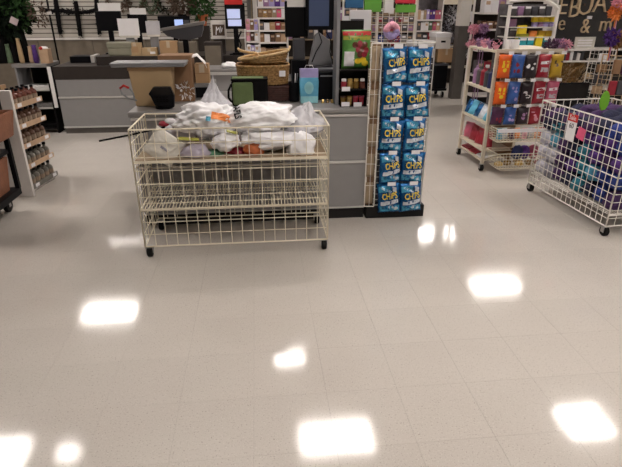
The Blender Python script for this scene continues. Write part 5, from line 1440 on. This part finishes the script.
# white book shelf right of it
Y = 9.9
d0, d1 = W(417, 25, Y)[0], W(441, 25, Y)[0]
sz = [W(430, v, Y)[1] for v in (19.5, 30.5, 42, 60, 80)]
far_shelf('far_bookshelf', 'white shelf of bright books above the white storage boxes', d0, d1, Y, sz, 2.1, back='shade_grey')
goods_row('on the top of the far bookshelf', d0+.01, d1-.01, Y, sz[0], .17, ['strip_tan', 'white_board', 'kraft', 'lilac', 'purple', 'purple', 'candy_pink', 'candy_pink'])
goods_row('in the middle of the far bookshelf', d0+.01, d1-.01, Y, sz[1], .16, ['shade_grey', 'white_card', 'white_card', 'leaf_sage', 'candy_pink', 'strip_tan'])
goods_row('low on the far bookshelf', d0+.01, d1-.01, Y, sz[2], .17, ['shade_grey', 'slate_plastic', 'candy_red', 'shade_grey'])
goods_row('lowest on the far bookshelf', d0+.01, d1-.01, Y, sz[3], .22, ['shade_grey', 'crimson', 'brown_board', 'shade_grey'])
# dried flower wall
Y = 10.6
f0, f1 = W(440, 30, Y)[0], W(482, 30, Y)[0]
t = thing('flower_rack', 'dark rack of grey dried flowers behind the column', 'rack', ((f0+f1)/2, Y+.2, 0))
part(t, 'back_board', B().box(f0-.02, f1, Y+.2, Y+.23, 0, 2.2), 'brown_fascia'); part(t, 'header', B().box(f0-.1, f1, Y-.1, Y+.2, W(455, 4.5, Y)[1], W(455, 4.5, Y)[1]+.2), 'cream_board')
for z in (.35, .75): part(t, 'shelf_board', B().box(f0-.02, f1, Y-.12, Y+.2, z-.02, z), 'cream_board')
for k in range(12):
    px_ = 444+(k % 4)*8.5; py_ = 15+(k//4)*16
    c = at(px_, py_, Y+.05)
    solo('dried_bouquet', B().leaves(c, (.11, .10, .16), 170, .07, 900+k, 2).tube([c, (c[0], Y+.1, c[2]-.2)], .008, 4), ('shade_grey', 'bag_grey', 'shade_grey', 'twig', 'fluff_grey')[k % 5],
         'dried bouquet on the dark flower rack, %s row, %s' % (('top', 'middle', 'bottom')[k//4], ordn[k % 4]), 'bouquet', 'dried bouquets')
# far unit right of the column
Y = 7.9
g0, g1 = W(482, 20, Y)[0], W(514, 20, Y)[0]
sz = [W(497, v, Y)[1] for v in (12.5, 29, 50, 75)]
far_shelf('white_unit', 'white shelf unit with a red vase right of the column', g0, g1, Y, sz+[.2], 2.0, back='brown_fascia', depth=.35, sides=False)
goods_row('on the white unit top shelf', g0+.02, g1-.04, Y, sz[0], .20, ['white_card', 'white_card', 'mauve', 'white_board'], 'box', 'box')
x, z = W(504, 27, Y+.1)
solo('red_vase', B().lathe((x, Y+.1, sz[1]), [(.05, 0), (.075, .05), (.06, .11), (.04, .13), (.045, .14)], 16), 'red', 'round red vase on the white shelf unit', 'vase', smooth=True)
goods_row('beside the red vase', g0+.02, x-.10, Y+.03, sz[1], .12, ['bottle_brown', 'wood_shelf', 'bottle_brown', 'brown_board'] if 'wood_shelf' in MATNAME else ['bottle_brown', 'brown_board', 'bottle_brown'], 'box', 'box')
for k in range(4):
    xx = g0+.07+k*.12; m = ('shade_grey', 'white_card', 'black_plastic', 'white_card')[k]
    mug('%s mug on the middle shelf of the white unit, %s from the left' % (('grey', 'white', 'black', 'white')[k], ordn[k]), xx, Y+.08, sz[2], m)
goods_row('on the lower shelf of the white unit', g0+.02, g1-.02, Y, sz[3], .22, ['shade_grey', 'crimson', 'brown_board', 'slate_plastic'], 'box', 'box')
for k, (px_, py_, m, lb) in enumerate(((474, 29, 'pink', 'pale pink flower bunch left of the white unit, upper'), (483, 29, 'mauve', 'mauve flower bunch left of the white unit, upper'), (480, 38, 'candy_plum', 'dark plum flower bunch left of the white unit'), (473, 44, 'pink', 'pink flower bunch left of the white unit, lower'), (484, 43, 'mauve', 'mauve flower bunch left of the white unit, lower'))):
    c = at(px_, py_, 7.8)
    solo('flower_bunch', B().leaves(c, (.07, .06, .05), 200, .045, 950+k, 1.8).tube([c, (c[0], 7.8, 0)], .006, 4), m, lb, 'flowers')
# arch fixture with yellow packs
Y = 6.5
h0, h1 = W(508, 25, Y)[0], W(556, 25, Y)[0]
sz = [W(530, v, Y)[1] for v in (16, 27, 37, 48, 70)]
t = thing('arch_fixture', 'white arched fixture of yellow and teal packs behind the candy rack', 'fixture', ((h0+h1)/2, Y+.2, 0))
for x in (h0, h1): part(t, 'post', B().box(x-.018, x+.018, Y, Y+.03, 0, W(555, 5, Y)[1]), 'white_board', bevel=.003)
zt = W(530, 2, Y)[1]
arc = [(h0-.02+(h1-h0+.02)*i/14, Y+.015, W(530, 1.5, Y)[1] + .02*math.sin(math.pi*i/14) - .085*max(0, (i-9)/5)**2) for i in range(15)]
part(t, 'arch', B().tube(arc, .022, 6), 'white_board')
part(t, 'back_board', B().box(h0, h1, Y+.30, Y+.32, .05, W(530, 4, Y)[1]), 'shade_grey')
for z in sz: part(t, 'shelf_board', B().box(h0+.02, h1-.02, Y+.03, Y+.30, z-.012, z), 'clear_wrap')
def pack(label, r, m, Yp=Y+.02, zb=None, group='packs on the arch fixture'):
    a0, a1, a2, a3 = R(*r, Yp)
    if zb is not None: a3 += zb-a2; a2 = zb
    t = thing('hanging_pack', label, 'pack', ((a0+a1)/2, Yp, a2), group)
    part(t, 'packet', B().box(a0, a1, Yp, Yp+.05, a2, a3), m, bevel=.006)
    part(t, 'header_card', B().box(a0+.004, a1-.004, Yp-.004, Yp, a3-(a3-a2)*.25, a3-.003), 'white_card' if m in ('teal_pack', 'shade_grey') else m)
Yp = Y+.02
for k in range(4): pack('yellow pack on the top row of the arch fixture, %s from the left' % ordn[k], (533+k*5.6, 16.5, 538+k*5.6, 22), 'yellow', Y+.10)
for k in range(4): pack('lilac pack under the yellow row of the arch fixture, %s from the left' % ordn[k], (533+k*5.4, 22.5, 537.8+k*5.4, 26.8), ('lilac', 'mauve', 'lilac', 'lilac')[k], Y+.10, sz[1])
pack('upright yellow pack at the left of the arch fixture', (518.5, 25.5, 527, 34), 'yellow', Y+.04)
for k in range(3): pack('gold pack on the middle row of the arch fixture, %s from the left' % ordn[k], (530+k*8, 31, 537+k*8, 36.8), ('orange', 'mustard', 'mustard')[k], Y+.08, sz[2])
pack('lime green pack behind the teal packs', (516, 34, 536, 47.8), 'lime_yellow', Y+.10, sz[3])
for k in range(2): pack('teal pack on the bottom row of the arch fixture, %s from the left' % ordn[k], (519.5+k*7.5, 38, 526.3+k*7.5, 47.8), 'teal_pack', Y+.035, sz[3])
pack('yellow pack right of the teal packs', (535.5, 36, 542.5, 47.8), 'yellow', Y+.04, sz[3])
pack('teal and white pack at the right of the arch fixture', (543.5, 38, 552.5, 47.8), 'teal_pack', Y+.04, sz[3])
for k in range(6): pack('dark grey hanging pack at the top of the arch fixture, %s from the left' % ordn[k], (511+k*7, 6, 517+k*7, 15.5), ('shade_grey', 'mauve', 'shade_grey', 'slate_plastic', 'shade_grey', 'slate_plastic')[k], Y+.14, sz[0])
for k in range(3): pack('grey pack at the left of the arch fixture, %s row' % ordn[k], (509.5, 18+k*10, 517, 26+k*10), ('mauve', 'shade_grey', 'slate_plastic')[k], Y+.13, sz[k+1])
# rear wall run of shelving so that the gaps between units show stock
far_shelf('rear_run', 'long dark rear shelf run along the back of the store', -.05, 7.6, 12.2, (.4, .8, 1.2, 1.6), 2.2, board='kraft', depth=.4)
for b_i, (xa, xb) in enumerate(((0.0, 1.1), (1.15, 2.3))):
    for s_i, z in enumerate((.8, 1.2)):
        goods_row('on the %s rear run shelf, %s bay' % (('lower', 'upper')[s_i], ('left', 'second')[b_i]), xa+.02, xb-.02, 12.2, z, .26, [['brown_board', 'shade_grey', 'crimson', 'kraft', 'slate_plastic', 'mauve', 'shade_grey', 'strip_tan'], ['shade_grey', 'white_board', 'brown_board', 'navy', 'kraft', 'shade_grey', 'crimson', 'slate_plastic']][(b_i+s_i) % 2], 'carton', 'carton')
